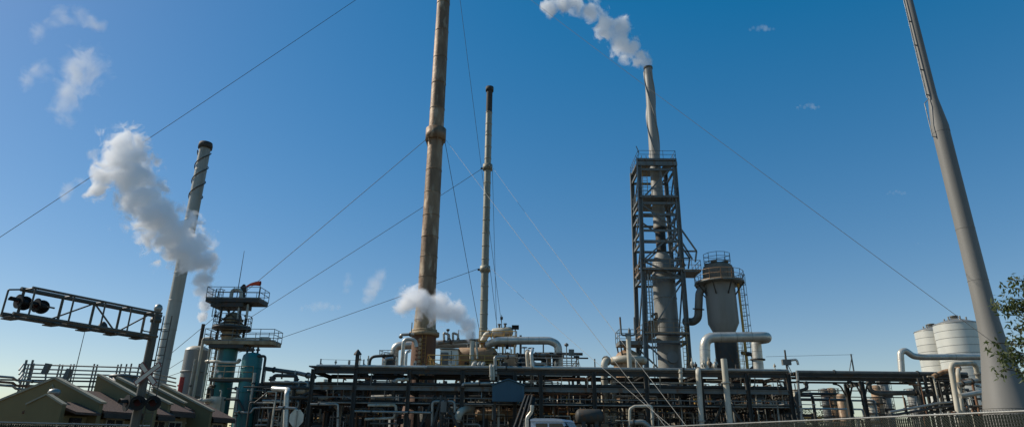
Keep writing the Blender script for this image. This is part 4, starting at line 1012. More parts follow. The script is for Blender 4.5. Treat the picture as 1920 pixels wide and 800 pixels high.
# ------------------------------------------------------------------ silos
def silo(label, px, py_top, Y, r, pk):
    q = G(px, 640, Y); ztop = P(px, py_top, Y).z
    o = thing('silo', label, 'silo', q, 'white silos at the right')
    n = 17; hs = ztop / n
    for i in range(n):
        rr = r * (1 + (.002 if i % 2 else -.002))
        MB().lathe(q, [(rr, hs * i + .03), (rr, hs * (i + 1) - .03)], 40, caps=False).build('wall_course', 'silo_white', o)
        MB().lathe(q, [(r * .985, hs * (i + 1) - .04), (r * .985, hs * (i + 1) + .04)], 40, caps=False).build('seam', 'grey_steel', o)
    rf = MB().lathe(q, [(r * 1.02, ztop), (r * 1.0, ztop + .12), (r * .6, ztop + pk * .6), (r * .25, ztop + pk), (.05, ztop + pk)], 40, caps=False).build('roof', 'galvanized', o)
    MB().lathe(q + ZV * (ztop + pk), [(.5, -.1), (.5, .35), (.55, .35), (.55, .5), (.1, .55)], 14).build('roof_hatch', 'grey_steel', rf)
    for a in (2.0, 3.6, 4.6, 5.8):
        p = q + Vector((math.cos(a) * r * .5, math.sin(a) * r * .5, ztop + pk * .6)); MB().cyl(p, p + ZV * .6, .12, n=8).build('roof_vent', 'galvanized', rf)
silo('larger white sheet-metal silo, right of the pair', 1799, 609, 95, 3.0, .9)
silo('smaller white sheet-metal silo, left of the pair', 1752, 622, 101, 2.55, .8)
# ------------------------------------------------------------------ far columns under the bridge
for lab, px, top, Y, r, m in (('far dark distillation column, leftmost under the slim bridge', 1551, 728, 130, .75, 'grey_steel'), ('far tan column second under the slim bridge', 1564, 727, 132, 1.0, 'tan_vessel'), ('far rust-topped stack under the slim bridge', 1582, 738, 125, .9, 'stack_rust'),
                              ('far pale short column right of bridge column', 1634, 748, 128, 1.1, 'white_paint'), ('far brown column with cap platform right of bridge column', 1649, 722, 130, .95, 'tan_vessel'), ('far pale tall stack under the slim bridge', 1664, 704, 132, 1.05, 'column_grey'), ('far pale column near the curved downpipe', 1716, 728, 126, .9, 'column_grey')):
    q = G(px, 770, Y); zt_ = P(px, top, Y).z
    o = thing('distillation_column', lab, 'column', q, 'far columns under the bridge')
    MB().lathe(q, [(r, 0), (r, zt_ - .4), (r * .7, zt_), (.05, zt_ + .1)], 16, caps=False).build('shell', m, o)
    for t in (.55, .72, .9):
        if m == 'stack_rust': continue
        MB().lathe(q + ZV * zt_ * t, [(r, 0), (r + .4, 0), (r + .4, .12), (r, .12)], 14, caps=False).build('platform', 'dark_steel', o)
        b = MB(); rail(b, ringpts(q, r + .37, zt_ * t + .12, 8), 1.0, .03, 2, closed=True); b.build('handrail', 'dark_steel', o)
    b = MB(); ladder(b, q + Vector((r + .3, -.3, 0)), q + Vector((r + .3, -.3, zt_)), (0, 1, 0), .6, .05, step=.8); b.build('ladder', 'dark_steel', o)
fp = thing('far_pipe_structure', 'low dark far-off pipe structure behind the fence', 'steel structure', G(1600, 780, 120))
for px in range(1500, 1760, 26):
    q = G(px, 775, 120); MB().beam(q, q + ZV * 2.9, .2).build('post', 'dark_steel', fp)
MB().beam(G(1495, 775, 120) + ZV * 2.8, G(1765, 775, 120) + ZV * 2.8, .3, .2).build('beam', 'dark_steel', fp)

# ------------------------------------------------------------------ left process tower
Yt = 60; tx = P(421, 700, Yt).x; tc_ = Vector((tx, Yt, 0)); zq = lambda py: Z(py, Yt, 440)
tw = thing('process_tower', 'teal-based process tower with cantilevered decks and a windsock on top', 'tower', tc_)
MB().lathe(tc_, [(.86, 0), (.86, zq(652))], 28, caps=False).build('lower_shell', 'teal', tw)
MB().lathe(tc_, [(.8, zq(652)), (.8, zq(598)), (.66, zq(590)), (.35, zq(586)), (.1, zq(585))], 24, caps=False).build('upper_shell', 'tan_collar', tw)
for py in (600, 606, 612, 622, 630): band(tw, tc_, zq(py) - .05, zq(py) + .05, .93, 'ring_band', 'dark_steel')
def tdeck(pyd, pxl, pxr, y0, y1, th=.3, m='dark_steel', rmn='blue_steel', rh=1.1):
    z = zq(pyd); xa, xb = P(pxl, pyd, Yt).x, P(pxr, pyd, Yt).x
    MB().box(((xa + xb) / 2, (y0 + y1) / 2, z), (xb - xa, y1 - y0, th)).build('deck', m, tw)
    b = MB(); rail(b, [(xa, y0, z + th / 2), (xb, y0, z + th / 2), (xb, y1, z + th / 2), (xa, y1, z + th / 2)], rh, .032, 1.2, closed=True); b.build('handrail', rmn, tw)
    return xa, xb, z
xa, xb, zt1 = tdeck(567, 396, 494, 58.8, 61.2, .34)
MB().box(((xa + xb) / 2 - .5, 60, zt1 - .4), (xb - xa - 2.0, 2.2, .38)).build('deck_girder', 'dark_steel', tw)
for x, y in ((tx - .9, 59.2), (tx + .9, 59.2), (tx - .9, 60.8), (tx + .9, 60.8)):
    MB().beam((x, y, zq(648)), (x, y, zt1 - .5), .16).build('deck_post', 'dark_steel', tw)
for s_ in (-1, 1): MB().beam((tx + s_ * .9, 59.2, zq(605)), (tx - s_ * .9, 59.2, zt1 - .5), .1).build('deck_brace', 'dark_steel', tw)
b = MB().lathe(tc_ + ZV * zq(618), [(.9, 0), (1.75, 0), (1.75, .22), (.9, .22)], 16, caps=False); b.build('ring_deck', 'dark_steel', tw)
b = MB(); rail(b, ringpts(tc_, 1.7, zq(618) + .22, 12), 1.05, .032, 1, closed=True); b.build('ring_handrail', 'blue_steel', tw)
tdeck(645, 393, 521, 58.7, 60.9, .3, 'tan_collar')
MB().box((tx + .3, 60, zq(652)), (3.2, 2.6, .3)).build('deck_girder', 'dark_steel', tw)
q = P(497, 638, 59.5)
MB().box(q, (.8, .7, .6)).build('equipment_box', 'white_paint', tw)
MB().tube(pp((436, 644, 59), (437, 634, 59), (490, 634, 59)), .09, 8).build('deck_pipe', 'white_paint', tw)
b = MB(); zm = zq(716); xa_, xb_ = P(398, 716, 58.3).x, P(478, 716, 58.3).x
MB().box(((xa_ + xb_) / 2, 58.2, zm), (xb_ - xa_, 1.4, .2)).build('walkway', 'dark_steel', tw)
rail(b, [(xa_, 57.5, zm + .1), (xb_, 57.5, zm + .1)], 1.1, .032); b.build('walkway_rail', 'tan_collar', tw)
# top pipework
MB().tube(pp((432, 566, 59.6), (435, 543, 59.6), (452, 543, 59.6), (452, 560, 59.6)), .17, 10, fil=.35).build('top_gooseneck', 'white_paint', tw)
MB().lathe(P(453, 563, 60), [(.3, 0), (.3, .6), (.18, .7), (.3, .8), (.3, 1.3), (.1, 1.6)], 10).build('relief_valve', 'dark_steel', tw)
q = P(443, 563, 60.3); MB().cyl(q, (q.x, q.y, P(455, 470, 60.3).z), .045, .02, n=6).build('whip_mast', 'dark_steel', tw)
for px in (446, 462): MB().cyl(P(px, 597, 59.2), P(px + 3, 570, 59.2), .12, n=8).build('riser_pipe', 'galvanized', tw)
for px in (398, 404, 412): a = P(px, 700, 59.3); MB().cyl((a.x, 59.3, 3), (a.x, 59.3, zq(648)), .1, n=6).build('riser_pipe', 'white_paint' if px == 404 else 'grey_steel', tw)
for px, py in ((404, 591), (461, 592)): MB().lathe(P(px, py, 59.5), [(.05, .5), (.05, .1), (.2, 0), (.02, -.15)], 8).build('pendant_lamp', 'dark_steel', tw)
b = MB(); ladder(b, tc_ + Vector((-1.2, -.9, zq(648))), tc_ + Vector((-1.2, -.9, zt1 + 1)), (1, 0, 0), .5, .035, cage=True, out=(0, -1, 0)); b.build('caged_ladder', 'dark_steel', tw)
b = MB(); ladder(b, tc_ + Vector((-.75, -1.15, 2)), tc_ + Vector((-.75, -1.15, zq(648))), (1, 0, 0), .5, .035); b.build('ladder', 'tan_collar', tw)
# windsock
wq = P(484, 562, 59.4); wt = P(487, 531, 59.4)
wsx = wq.x
ws = thing('windsock', 'orange-red windsock on a thin pole above the top tower deck', 'windsock', (wsx, 59.4, wq.z))
MB().cyl((wsx, 59.4, wq.z - .4), (wsx, 59.4, wt.z + .1), .035, n=6).build('pole', 'dark_steel', ws)
pth = [Vector((wsx - .02, 59.4, wt.z)), Vector((wsx - .45, 59.35, wt.z - .02)), Vector((wsx - .9, 59.3, wt.z - .13)), Vector((wsx - 1.3, 59.25, wt.z - .38))]
vs_, fs_ = [], []
for j, (p, r) in enumerate(zip(pth, (.24, .21, .16, .11))):
    for k in range(10):
        a = 2 * math.pi * k / 10; vs_.append(p + Vector((.25 * r * math.sin(a) * .3, r * math.cos(a), r * math.sin(a) * (1 - .08 * j))))
for j in range(3): fs_ += [(j * 10 + k, j * 10 + (k + 1) % 10, (j + 1) * 10 + (k + 1) % 10, (j + 1) * 10 + k) for k in range(10)]
MB().add(vs_, fs_, 0, True).build('sock', 'sock', ws)
# second teal vessel
c2 = G(468, 710, 58.4); z2 = lambda py: Z(py, 58.4, 470)
v2 = thing('teal_vessel', 'teal upright vessel with flat domed top right of the process tower', 'vessel', c2)
MB().lathe(c2, [(.88, 0), (.88, z2(672)), (.82, z2(666)), (.6, z2(662)), (.1, z2(660))], 28, caps=False).build('shell', 'teal', v2)
for py in (690, 735): band(v2, c2, z2(py) - .04, z2(py) + .04, .91, 'ring_band', 'teal', rin=.85)
for k, px in enumerate((-.5, 0, .45)): MB().cyl(c2 + Vector((px, -.2, z2(664))), c2 + Vector((px, -.2, z2(650))), .1, n=8).cyl(c2 + Vector((px, -.2, z2(657))), c2 + Vector((px, -.2, z2(657) + .12)), .2, n=8).build('nozzle', 'dark_steel', v2)
MB().tube([c2 + Vector((.6, -.5, z2(668))), c2 + Vector((1.35, -.5, z2(668))), c2 + Vector((1.35, -.5, z2(740)))], .12, 8).build('side_pipe', 'dark_steel', v2)
# pipes around the tower
for lab, pts, r, m in (
    ('white pipe wrapping the teal tower at mid height', ((386, 677, 58.8), (404, 677, 58.2), (412, 678, 58.2), (448, 679, 58.2), (449, 672, 58.2)), .13, 'white_paint'),
    ('pale pipe looping below the teal vessel', ((440, 800, 57), (446, 728, 57), (440, 727, 57)), .12, 'galvanized'),
    ('thin pale pipe line running right from the teal vessel foot', ((440, 771, 56.6), (470, 773, 56.6), (476, 764, 56.6), (500, 764, 56.6)), .09, 'galvanized'),
    ('pale vertical pipe in front of the teal vessel', ((468, 768, 57), (478, 698, 57)), .13, 'galvanized'),
    ('dark pipe arching right of the teal vessel', ((512, 720, 57), (512, 703, 57), (556, 704, 57), (556, 716, 57)), .16, 'dark_steel'),
    ('pale pipe bending at the left of the rack', ((510, 705, 58), (512, 722, 58), (530, 726, 58), (590, 724, 58)), .22, 'grey_steel'),
    ('shiny cream pipe feeding the left end of the rack', ((548, 733, 57), (590, 730, 56)), .28, 'white_paint'),
    ('grey pipe bundle line left of the rack, upper', ((494, 690, 60), (560, 699, 60), (590, 706, 57)), .2, 'grey_steel'),
    ('dark upright pipe left of the rack', ((528, 710, 62), (530, 692, 62)), .08, 'dark_steel'),
    ('white duct knee beside the roof at the tower foot', ((371, 751, 55), (392, 750, 55), (396, 752, 56)), .17, 'white_paint')):
    ptube('tower_pipe', lab, pp(*pts), r, m)
bx = thing('white_cabinet', 'pale equipment cabinet at the foot of the teal tower', 'cabinet', P(405, 775, 56.5))
MB().box(P(407, 760, 56.5), (.95, .9, 1.5)).build('body', 'white_paint', bx)
MB().beam(P(407, 790, 56.5), P(407, 766, 56.5), .5).build('plinth', 'dark_steel', bx)
lt = MB()
for _ in range(150):
    y = random.uniform(55, 66); px = random.uniform(480, 592) if random.random() < .8 else random.uniform(385, 480); q = P(px, random.uniform(715, 800), y); t = random.random(); r = random.choice((.05, .07, .1, .14)); m = random.choices(range(5), (45, 15, 10, 8, 12))[0]
    if t < .5: lt.tube([q, q + Vector((random.uniform(1, 4), 0, 0)), q + Vector((random.uniform(1, 4), 0, -random.uniform(.5, 2)))], r, 6, m=m, seg=3)
    else: lt.tube([(q.x, y, 0), q, q + Vector((random.uniform(-1, 1), 0, 0))], r, 6, m=m, seg=3)
tag(lt.build('pipework_tangle', ['dark_steel', 'grey_steel', 'galvanized', 'white_paint', 'rust_pipe'], origin=(P(520, 740, 60).x, 60, 0)), 'tangle of small pipes between the teal vessel and the rack', 'pipework', kind='stuff')
eq_frame('dark steel frame between the teal vessel and the rack', 492, 586, 58, 64, (3.0, 4.8, Z(722, 58)))

# grey tank with steaming dark stub, red stub
ck = G(362, 705, 62.5); zk_ = lambda py: Z(py, 62.5, 365)
tk = thing('grey_tank', 'light grey upright tank with cream top left of the teal tower', 'tank', ck)
MB().lathe(ck, [(1.12, 0), (1.12, zk_(657))], 32, caps=False).build('shell', 'column_grey', tk)
MB().lathe(ck, [(1.12, zk_(657)), (1.0, zk_(653)), (.6, zk_(649)), (.2, zk_(648)), (.05, zk_(648))], 32, caps=False).build('top_head', 'white_paint', tk)
for py in (697, 742): band(tk, ck, zk_(py) - .06, zk_(py) + .06, 1.2, 'ring_stiffener', 'column_grey')
q = P(374, 650, 62.5); t_ = P(379, 607, 62.5)
MB().tube([(q.x, 62.5, q.z - .6), (q.x, 62.5, t_.z)], .17, 10).build('steam_vent', 'soot', tk)
for k, (pxb, pxt) in enumerate(((353, 360), (362, 376), (378, 388))):
    a = P(pxb, 745, 61); tz = P(pxt, (672, 634, 640)[k], 61).z
    ptube('riser_pipe', ('thin pale riser before the grey tank, leftmost', 'tall pale riser before the grey tank, middle', 'tall pale riser right of the grey tank')[k], [(a.x, 61, 0), (a.x, 61, tz)] + ([(a.x + .9, 61, tz + .05), (a.x + .95, 61, tz - 1)] if k == 1 else []), (.09, .13, .12)[k], 'white_paint' if k else 'galvanized', fil=.2)
q = P(337, 735, 58)
rs = thing('red_standpipe', 'short red standpipe left of the grey tank', 'pipe', (q.x, 58, 0))
MB().cyl((q.x, 58, 0), (q.x, 58, P(337, 706, 58).z), .2, n=12).build('pipe', 'red_paint', rs)
MB().cyl((q.x - .3, 58, P(337, 722, 58).z), (q.x, 58, P(337, 722, 58).z), .08, n=8).build('side_nozzle', 'red_paint', rs)

# ------------------------------------------------------------------ pipe bundle with handrail-like runs behind the houses
for i, (pl_, pr_) in enumerate(((683, 689), (691, 697), (699, 704), (706, 710))):
    y = 60
    z = P(150, (pl_ + pr_) / 2, y).z
    xa, xb = P(62, pl_, y).x, P(262, pr_, y).x
    ptube('elevated_pipe', ('topmost', 'second from top', 'third from top', 'lowest')[i] + ' of four parallel elevated pipes behind the olive roofs', [P(36, pl_ + 10, 55), P(44, pl_ - 1, 56.5), P(60, pl_, 60), P(262, pr_, 60), P(282, pr_ + 9, 61), P(330, pr_ + 20, 63)], .07, 'galvanized', fil=.8)
es = thing('pipe_trestle', 'row of thin blue-grey trestle posts carrying four elevated pipes', 'support', G(150, 700, 60))
for px in (48, 58, 107, 113, 128, 134, 172, 178, 217, 223, 233, 242, 257):
    a = P(px, 704, 60.25); MB().beam((a.x, a.y, 0), (a.x, a.y, P(px, 680 + random.uniform(0, 3), 60.25).z), .1).build('post', 'blue_steel', es)
for px, y in ((40, 56.5), (52, 58.5)):
    a = P(px, 712, y); MB().beam((a.x, y, 0), (a.x, y, P(px, 674, y).z), .13).build('post', 'blue_steel', es)
for py in (712, 722):
    MB().beam(P(0, py - 1, 56), P(262, py + 4, 60.4), .12, .14).build('girder', 'dark_steel', es)
for py in (706, 716, 722):
    ptube('low_pipe', ('upper', 'middle', 'lower')[(706, 716, 722).index(py)] + ' of three low pipes entering at the left edge', [P(-40, py - 4, 50), P(24, py + 1, 54), P(30, py + 6, 55), P(80, py + 10, 57)], .1, 'galvanized' if py != 716 else 'rust_pipe', fil=.4)
for lab, px, py in (('tilted flood light above the front olive gable', 86, 690), ('boxy lamp hanging on the elevated pipes', 126, 700)):
    q = P(px, py, 57); o = thing('flood_light', lab, 'light', q)
    MB().prism([q + Vector((-.25, -.2, -.5)), q + Vector((.15, -.2, -.5)), q + Vector((.35, -.2, .4)), q + Vector((-.02, -.2, .45))], (0, .4, 0)).build('lamp_housing', 'grey_steel', o)
    MB().beam(q + Vector((.3, 0, -1.6)), q + Vector((.1, 0, -.2)), .1).build('post', 'blue_steel', o)
q = G(140, 700, 46)
wm = thing('whip_antenna', 'thin tall dark antenna rod behind the front olive gable', 'antenna', q)
MB().cyl(q, (q.x, 46, P(155, 618, 46).z), .045, .02, n=6).build('rod', 'dark_steel', wm)
tnk = G(215 + 15, 712, 56)
dt = thing('dark_tank', 'dark low round tank behind the olive roofs near railway mast', 'tank', tnk)
MB().lathe(tnk, [(1.05, 0), (1.05, P(232, 703, 56).z), (.1, P(232, 702, 56).z + .1)], 24, caps=False).build('shell', 'blue_steel', dt)
band(dt, tnk, P(232, 704, 56).z - .1, P(232, 704, 56).z, 1.12, 'rim', 'grey_steel')

# ------------------------------------------------------------------ olive row of gabled buildings
hs = thing('row_building', 'olive stucco row building with stepped gable parapets and brown shingle roofs', 'building', G(150, 780, 38))
gw = []
for pk, ev, Y in (((103, 710), (187, 755), 30), ((182, 703), (290, 763), 33.6), ((218, 708), (316, 757), 35.6), ((287, 726), (343, 755), 38.6), ((301, 721), (395, 770), 40), ((356, 746), (425, 783), 43.5)):
    p, e = P(*pk, Y), P(*ev, Y)
    gw.append((p, e, Y))
for i, (p, e, Y) in enumerate(gw):
    xl_ = 2 * p.x - e.x
    if i == 0: poly = [(xl_, Y, 0), (e.x, Y, 0), (e.x, Y, e.z), (p.x, Y, p.z), (xl_, Y, e.z)]
    else: poly = [(p.x, Y, 0), (e.x, Y, 0), (e.x, Y, e.z), (p.x, Y, p.z)]        # firewalls slope one way only
    w_ = MB().prism(poly, (0, .3, 0)).build('gable_wall', 'olive', hs)
    for x_ in (e.x, xl_) if i == 0 else (e.x,):
        d = Vector((x_ - p.x, 0, e.z - p.z)); nx = Vector((d.z, 0, -d.x)).normalized(); nx = nx if nx.z > 0 else -nx
        a, c = Vector((p.x, Y - .06, p.z)), Vector((x_, Y - .06, e.z)) + d.normalized() * .08
        MB().prism([a + nx * .004, c + nx * .004, c + nx * .1, a + nx * .1], (0, .42, 0)).build('coping', 'coping', hs)
    if i + 1 < len(gw):
        pn, en, Yn = gw[i + 1]
        drop = .32
        y0, y1 = Y + .303, Yn - .003
        ez = min(e.z, 3.2 + .0) - drop if i < 5 else e.z
        er = e.x + .1
        dz = Vector((0, 0, -drop))
        pr = Vector((p.x, 0, p.z - drop)); ee = Vector((er, 0, e.z - drop + .0))
        for sgn in (1, -1) if i == 0 else (1,):
            ex = p.x + sgn * (er - p.x)
            MB().prism([(p.x, y0, p.z - drop), (ex, y0, e.z - drop), (ex, y0, e.z - drop - .12), (p.x, y0, p.z - drop - .12)], (0, y1 - y0, 0)).build('roof', 'shingle', hs)
            MB().box((ex + sgn * .03, (y0 + y1) / 2, e.z - drop - .2), (.05, y1 - y0, .2)).build('fascia', 'fascia', hs)
        xs = er - .45
        MB().box((xs - .15, (y0 + y1) / 2, (e.z - drop - .35) / 2), (.3, y1 - y0, e.z - drop - .35)).build('side_wall', 'olive', hs)
        lw = (2 * p.x - xs + .15, e.z - drop - .35) if i == 0 else (p.x + .15, p.z - drop - .3)
        MB().box((lw[0], (y0 + y1) / 2, lw[1] / 2), (.3, y1 - y0, lw[1])).build('side_wall', 'olive', hs)
        nw = 2 if y1 - y0 > 4 else 1
        for k in range(nw):
            yy = y0 + (y1 - y0) * (k + .5) / nw
            wn = MB().box((xs + .02, yy, 1.95), (.06, 1.3, .8)).build('window', 'window', hs)
            b = MB()
            for dy, dz_, sy, sz in ((0, .44, 1.5, .1), (0, -.44, 1.5, .1), (.7, 0, .1, .8), (-.7, 0, .1, .8), (0, 0, .05, .8)):
                b.box((xs + .05, yy + dy, 1.95 + dz_), (.08, sy, sz))
            b.build('window_frame', 'coping', wn)
# front annex gable with turbine vent, triangle vent
p, e = P(88, 740, 28), P(117, 759, 28)
xl_ = 2 * p.x - e.x
ax = thing('annex_building', 'small olive gabled annex in front of the first gable', 'building', (p.x, 28, 0))
MB().prism([(xl_, 28, 0), (e.x, 28, 0), (e.x, 28, e.z), (p.x, 28, p.z), (xl_, 28, e.z)], (0, .25, 0)).build('gable_wall', 'olive', ax)
for x_ in (e.x, xl_):
    d = Vector((x_ - p.x, 0, e.z - p.z)); nx = Vector((d.z, 0, -d.x)).normalized(); nx = nx if nx.z > 0 else -nx
    a, c = Vector((p.x, 27.95, p.z)), Vector((x_, 27.95, e.z))
    MB().prism([a + nx * .004, c + nx * .004, c + nx * .07, a + nx * .07], (0, .33, 0)).build('coping', 'coping', ax)
    MB().prism([(p.x, 28.253, p.z - .2), (x_ + (.5 if x_ > p.x else -.3), 28.253, e.z - .25), (x_ + (.5 if x_ > p.x else -.3), 28.253, e.z - .35), (p.x, 28.253, p.z - .32)], (0, 1.74, 0)).build('roof', 'shingle', ax)
    MB().box((x_ + (-.2 if x_ > p.x else .2), 29.1, (e.z - .4) / 2), (.25, 1.7, e.z - .4)).build('side_wall', 'olive', ax)
MB().box((e.x - .03, 29.1, 1.6), (.12, .7, 1.5)).build('door', 'window', ax)
q = P(100, 742, 29.2)
tv = MB().lathe(q, [(.12, -.3), (.12, 0), (.22, .05), (.26, .16), (.2, .28), (.05, .33)], 14).build('turbine_vent', 'galvanized', ax)
q = P(97, 727, 29.97)
tri = [q + Vector((-.17, 0, -.11)), q + Vector((.17, 0, -.11)), q + Vector((0, 0, .19))]
MB().prism([t + Vector((0, .01, 0)) for t in tri], (0, -.03, 0)).build('triangle_vent', 'coping', hs)
MB().prism([q + (t - q) * .68 + Vector((0, -.015, 0)) for t in tri], (0, -.02, 0)).build('vent_louvre', 'olive', hs)

# ------------------------------------------------------------------ railway crossing cantilever
mp_ = P(276, 680, 25); mx0 = mp_.x
gt = thing('crossing_signal', 'railway crossing signal with a long cantilever truss arm over the road', 'signal', (mx0, 25, 0))
ztm = P(294, 592, 25).z
MB().cyl((mx0, 25, 0), (mx0, 25, ztm), .165, .15, n=18).build('mast', 'signal_steel', gt)
MB().lathe((mx0, 25, ztm), [(.16, -.25), (.2, -.25), (.2, -.1), (.16, -.1), (.2, 0), (.2, .06), (.07, .08), (.07, .14)], 16).build('mast_cap', 'signal_steel', gt)
MB().lathe((mx0, 25, ztm + .3), [(.03, -.18), (.12, -.13), (.165, 0), (.12, .13), (.03, .18)], 16).build('finial_ball', 'galvanized', gt)
zb_ = P(283, 634, 25).z
zt_ = P(289, 592, 25).z + .02
e_b = Pz(22, 592, zb_); e_t = Pz(42, 541, zt_)
m_b = Vector((mx0, 25, zb_)); m_t = Vector((mx0, 25, zt_))
dA = (Vector((e_b.x, e_b.y, 0)) - Vector((mx0, 25, 0))); LA = dA.length; dA = dA.normalized()
nA = Vector((-dA.y, dA.x, 0)); nA = nA if nA.x > 0 else -nA       # towards +x (far side seen through)
WA = .62
def AP(t, z, s): return Vector((mx0, 25, z)) + dA * (LA * t) + nA * (s * WA)
LT = (Vector((e_t.x, e_t.y, 0)) - Vector((mx0, 25, 0))).length / LA
for s, r in ((0, .075), (1, .04)):
    MB().cyl(AP(0 if s == 0 else .05, zb_, s), AP(1.06, zb_, s), r + .01, n=10).build('bottom_chord', 'signal_steel', gt)
    MB().cyl(AP(0 if s == 0 else .05, zt_, s), AP(LT, zt_, s), r, n=10).build('top_chord', 'signal_steel', gt)
for i, t in enumerate((.1, .3, .5, .72, .97)):
    MB().cyl(AP(t, zb_, 0), AP(t, zt_, 0), .045, n=8).build('vertical', 'signal_steel', gt)
    MB().cyl(AP(t, zb_, 1), AP(t, zt_, 1), .03, n=8).build('vertical', 'signal_steel', gt)
    MB().cyl(AP(t, zt_, 0), AP(t, zt_, 1), .025, n=6).build('cross_tie', 'signal_steel', gt)
    MB().beam(AP(t + .05, zb_ - .12, -.15), AP(t + .05, zb_ - .12, 1.1), .3, .04).build('walkway_plate', 'dark_steel', gt)
    MB().beam(AP(t, zb_ - .06, 0), AP(t, zb_ - .06, 1), .06, .08).build('cross_tie', 'signal_steel', gt)
for t0, t1, u in ((.06, .3, 0), (.3, .5, 1), (.5, .8, 0)):
    MB().cyl(AP(t0, zt_ if u == 0 else zb_, 0), AP(t1, zb_ if u == 0 else zt_, 0), .03, n=6).build('diagonal', 'signal_steel', gt)
MB().beam(AP(.1, zb_ - .09, .5), AP(1.06, zb_ - .09, .5), .45, .025).build('walkway', 'dark_steel', gt)
MB().tube([AP(1.06, zb_, 0), AP(1.06, zt_ - .1, .0), AP(LT, zt_ - .02, 0)], .03, 6, fil=.05).build('end_rail', 'signal_steel', gt)
MB().tube([AP(.03, zt_ - .1, .3), AP(.12, zt_ - .1, .3), AP(.12, zb_ + .2, .3), AP(.03, zb_ + .2, .3)], .025, 6, fil=.08).build('grab_loop', 'signal_steel', gt)
def flasher(c, face, r=.27, par=gt):
    face = face.normalized()
    bp = MB().cyl(c, c + face * .03, r, n=22).build('flasher', 'black', par)
    MB().cyl(c - face * .28, c + face * .01, r * .36, r * .5, n=12).build('lamp_housing', 'black', bp)
    MB().cyl(c + face * .031, c + face * .05, r * .42, n=16).build('lens', 'lens', bp)
    u, v = frame(face); n = 10; A = []
    for k in range(n + 1):
        a = math.pi * k / n; o = u * math.cos(a) * r * .5 + v * math.sin(a) * r * .5
        A += [c + face * .03 + o, c + face * .28 + o, c + face * .03 + o * .94, c + face * .28 + o * .94]
    fs = []
    for k in range(n):
        o = k * 4; fs += [(o, o + 1, o + 5, o + 4), (o + 2, o + 6, o + 7, o + 3), (o + 1, o + 3, o + 7, o + 5)]
    MB().add(A, fs, 0, True).build('hood', 'black', bp)
fdir = Vector((.25, -1, -.05))
zf = (zb_ + zt_) / 2 + .02
lz = lambda px, py: Pz(px, py, zf + .15)
for t, s, dz in ((.975, .15, 0), (.925, -.1, 0), (.865, .15, -.02), (.815, -.1, -.02)):
    flasher(AP(t, zf + dz, s) - Vector((0, .12, 0)), fdir if s < 0 else Vector((-.4, -1, 0)), .235)
MB().beam(AP(.78, zf - .02, .3), AP(1.0, zf, .3), .05).build('lamp_bar', 'signal_steel', gt)
bl = AP(.42, zb_ + .12, .2)
MB().lathe(bl, [(.04, .18), (.12, .1), (.17, -.02), (.17, -.06), (.05, -.08)], 12).build('bell', 'dark_steel', gt)
# mast lower parts
MB().beam((mx0 - .62, 24.8, P(262, 751, 25).z), (mx0 + .62, 24.8, P(262, 751, 25).z), .09, .09).build('flasher_bar', 'signal_steel', gt)
zfl = P(262, 756, 25).z
flasher(Vector((P(238, 756, 24.6).x, 24.6, zfl)), Vector((-.75, -1, 0)), .3)
flasher(Vector((P(258, 757, 24.5).x, 24.5, zfl)), Vector((.3, -1, 0)), .27)
flasher(Vector((P(287, 757, 24.6).x, 24.6, zfl)), Vector((.3, -1, 0)), .27)
xc = P(277, 700, 24.7)
xb_o = MB().box(xc + Vector((0, .05, 0)), (.3, .05, .3)).build('crossbuck', 'signal_steel', gt)
ex = Vector((.97, -.1, 0)).normalized(); 
for k, ang in enumerate((-46, 40)):
    d = ex * math.cos(rad(ang)) + ZV * math.sin(rad(ang)); nv = ex * -math.sin(rad(ang)) + ZV * math.cos(rad(ang)); y_ = Vector((0, -.012 * k, 0))
    L_ = .54 if k == 0 else .58
    qd = lambda l, h, yy: [xc + y_ + Vector((0, yy, 0)) + d * a * l + nv * b_ * h for a, b_ in ((-1, -1), (1, -1), (1, 1), (-1, 1))]
    bl_ = MB().prism(qd(L_, .105, 0), (0, -.008, 0)).build('blade', 'sign_red', xb_o)
    MB().prism(qd(L_ - .035, .072, -.009), (0, -.002, 0)).build('blade_face', 'sign_white', xb_o)
b = MB(); ladder(b, (mx0 + .42, 25.05, .3), (mx0 + .42, 25.05, zt_), (1, -.2, 0), .36, .022, step=.3); b.build('ladder', 'signal_steel', gt)
for z in (1.2, 2.8, 4.4, 5.6): MB().beam((mx0, 25, z), (mx0 + .3, 25.05, z), .04, .06).build('ladder_bracket', 'signal_steel', gt)
MB().box((mx0, 25, .15), (.9, .9, .3)).build('foundation', 'concrete', gt)

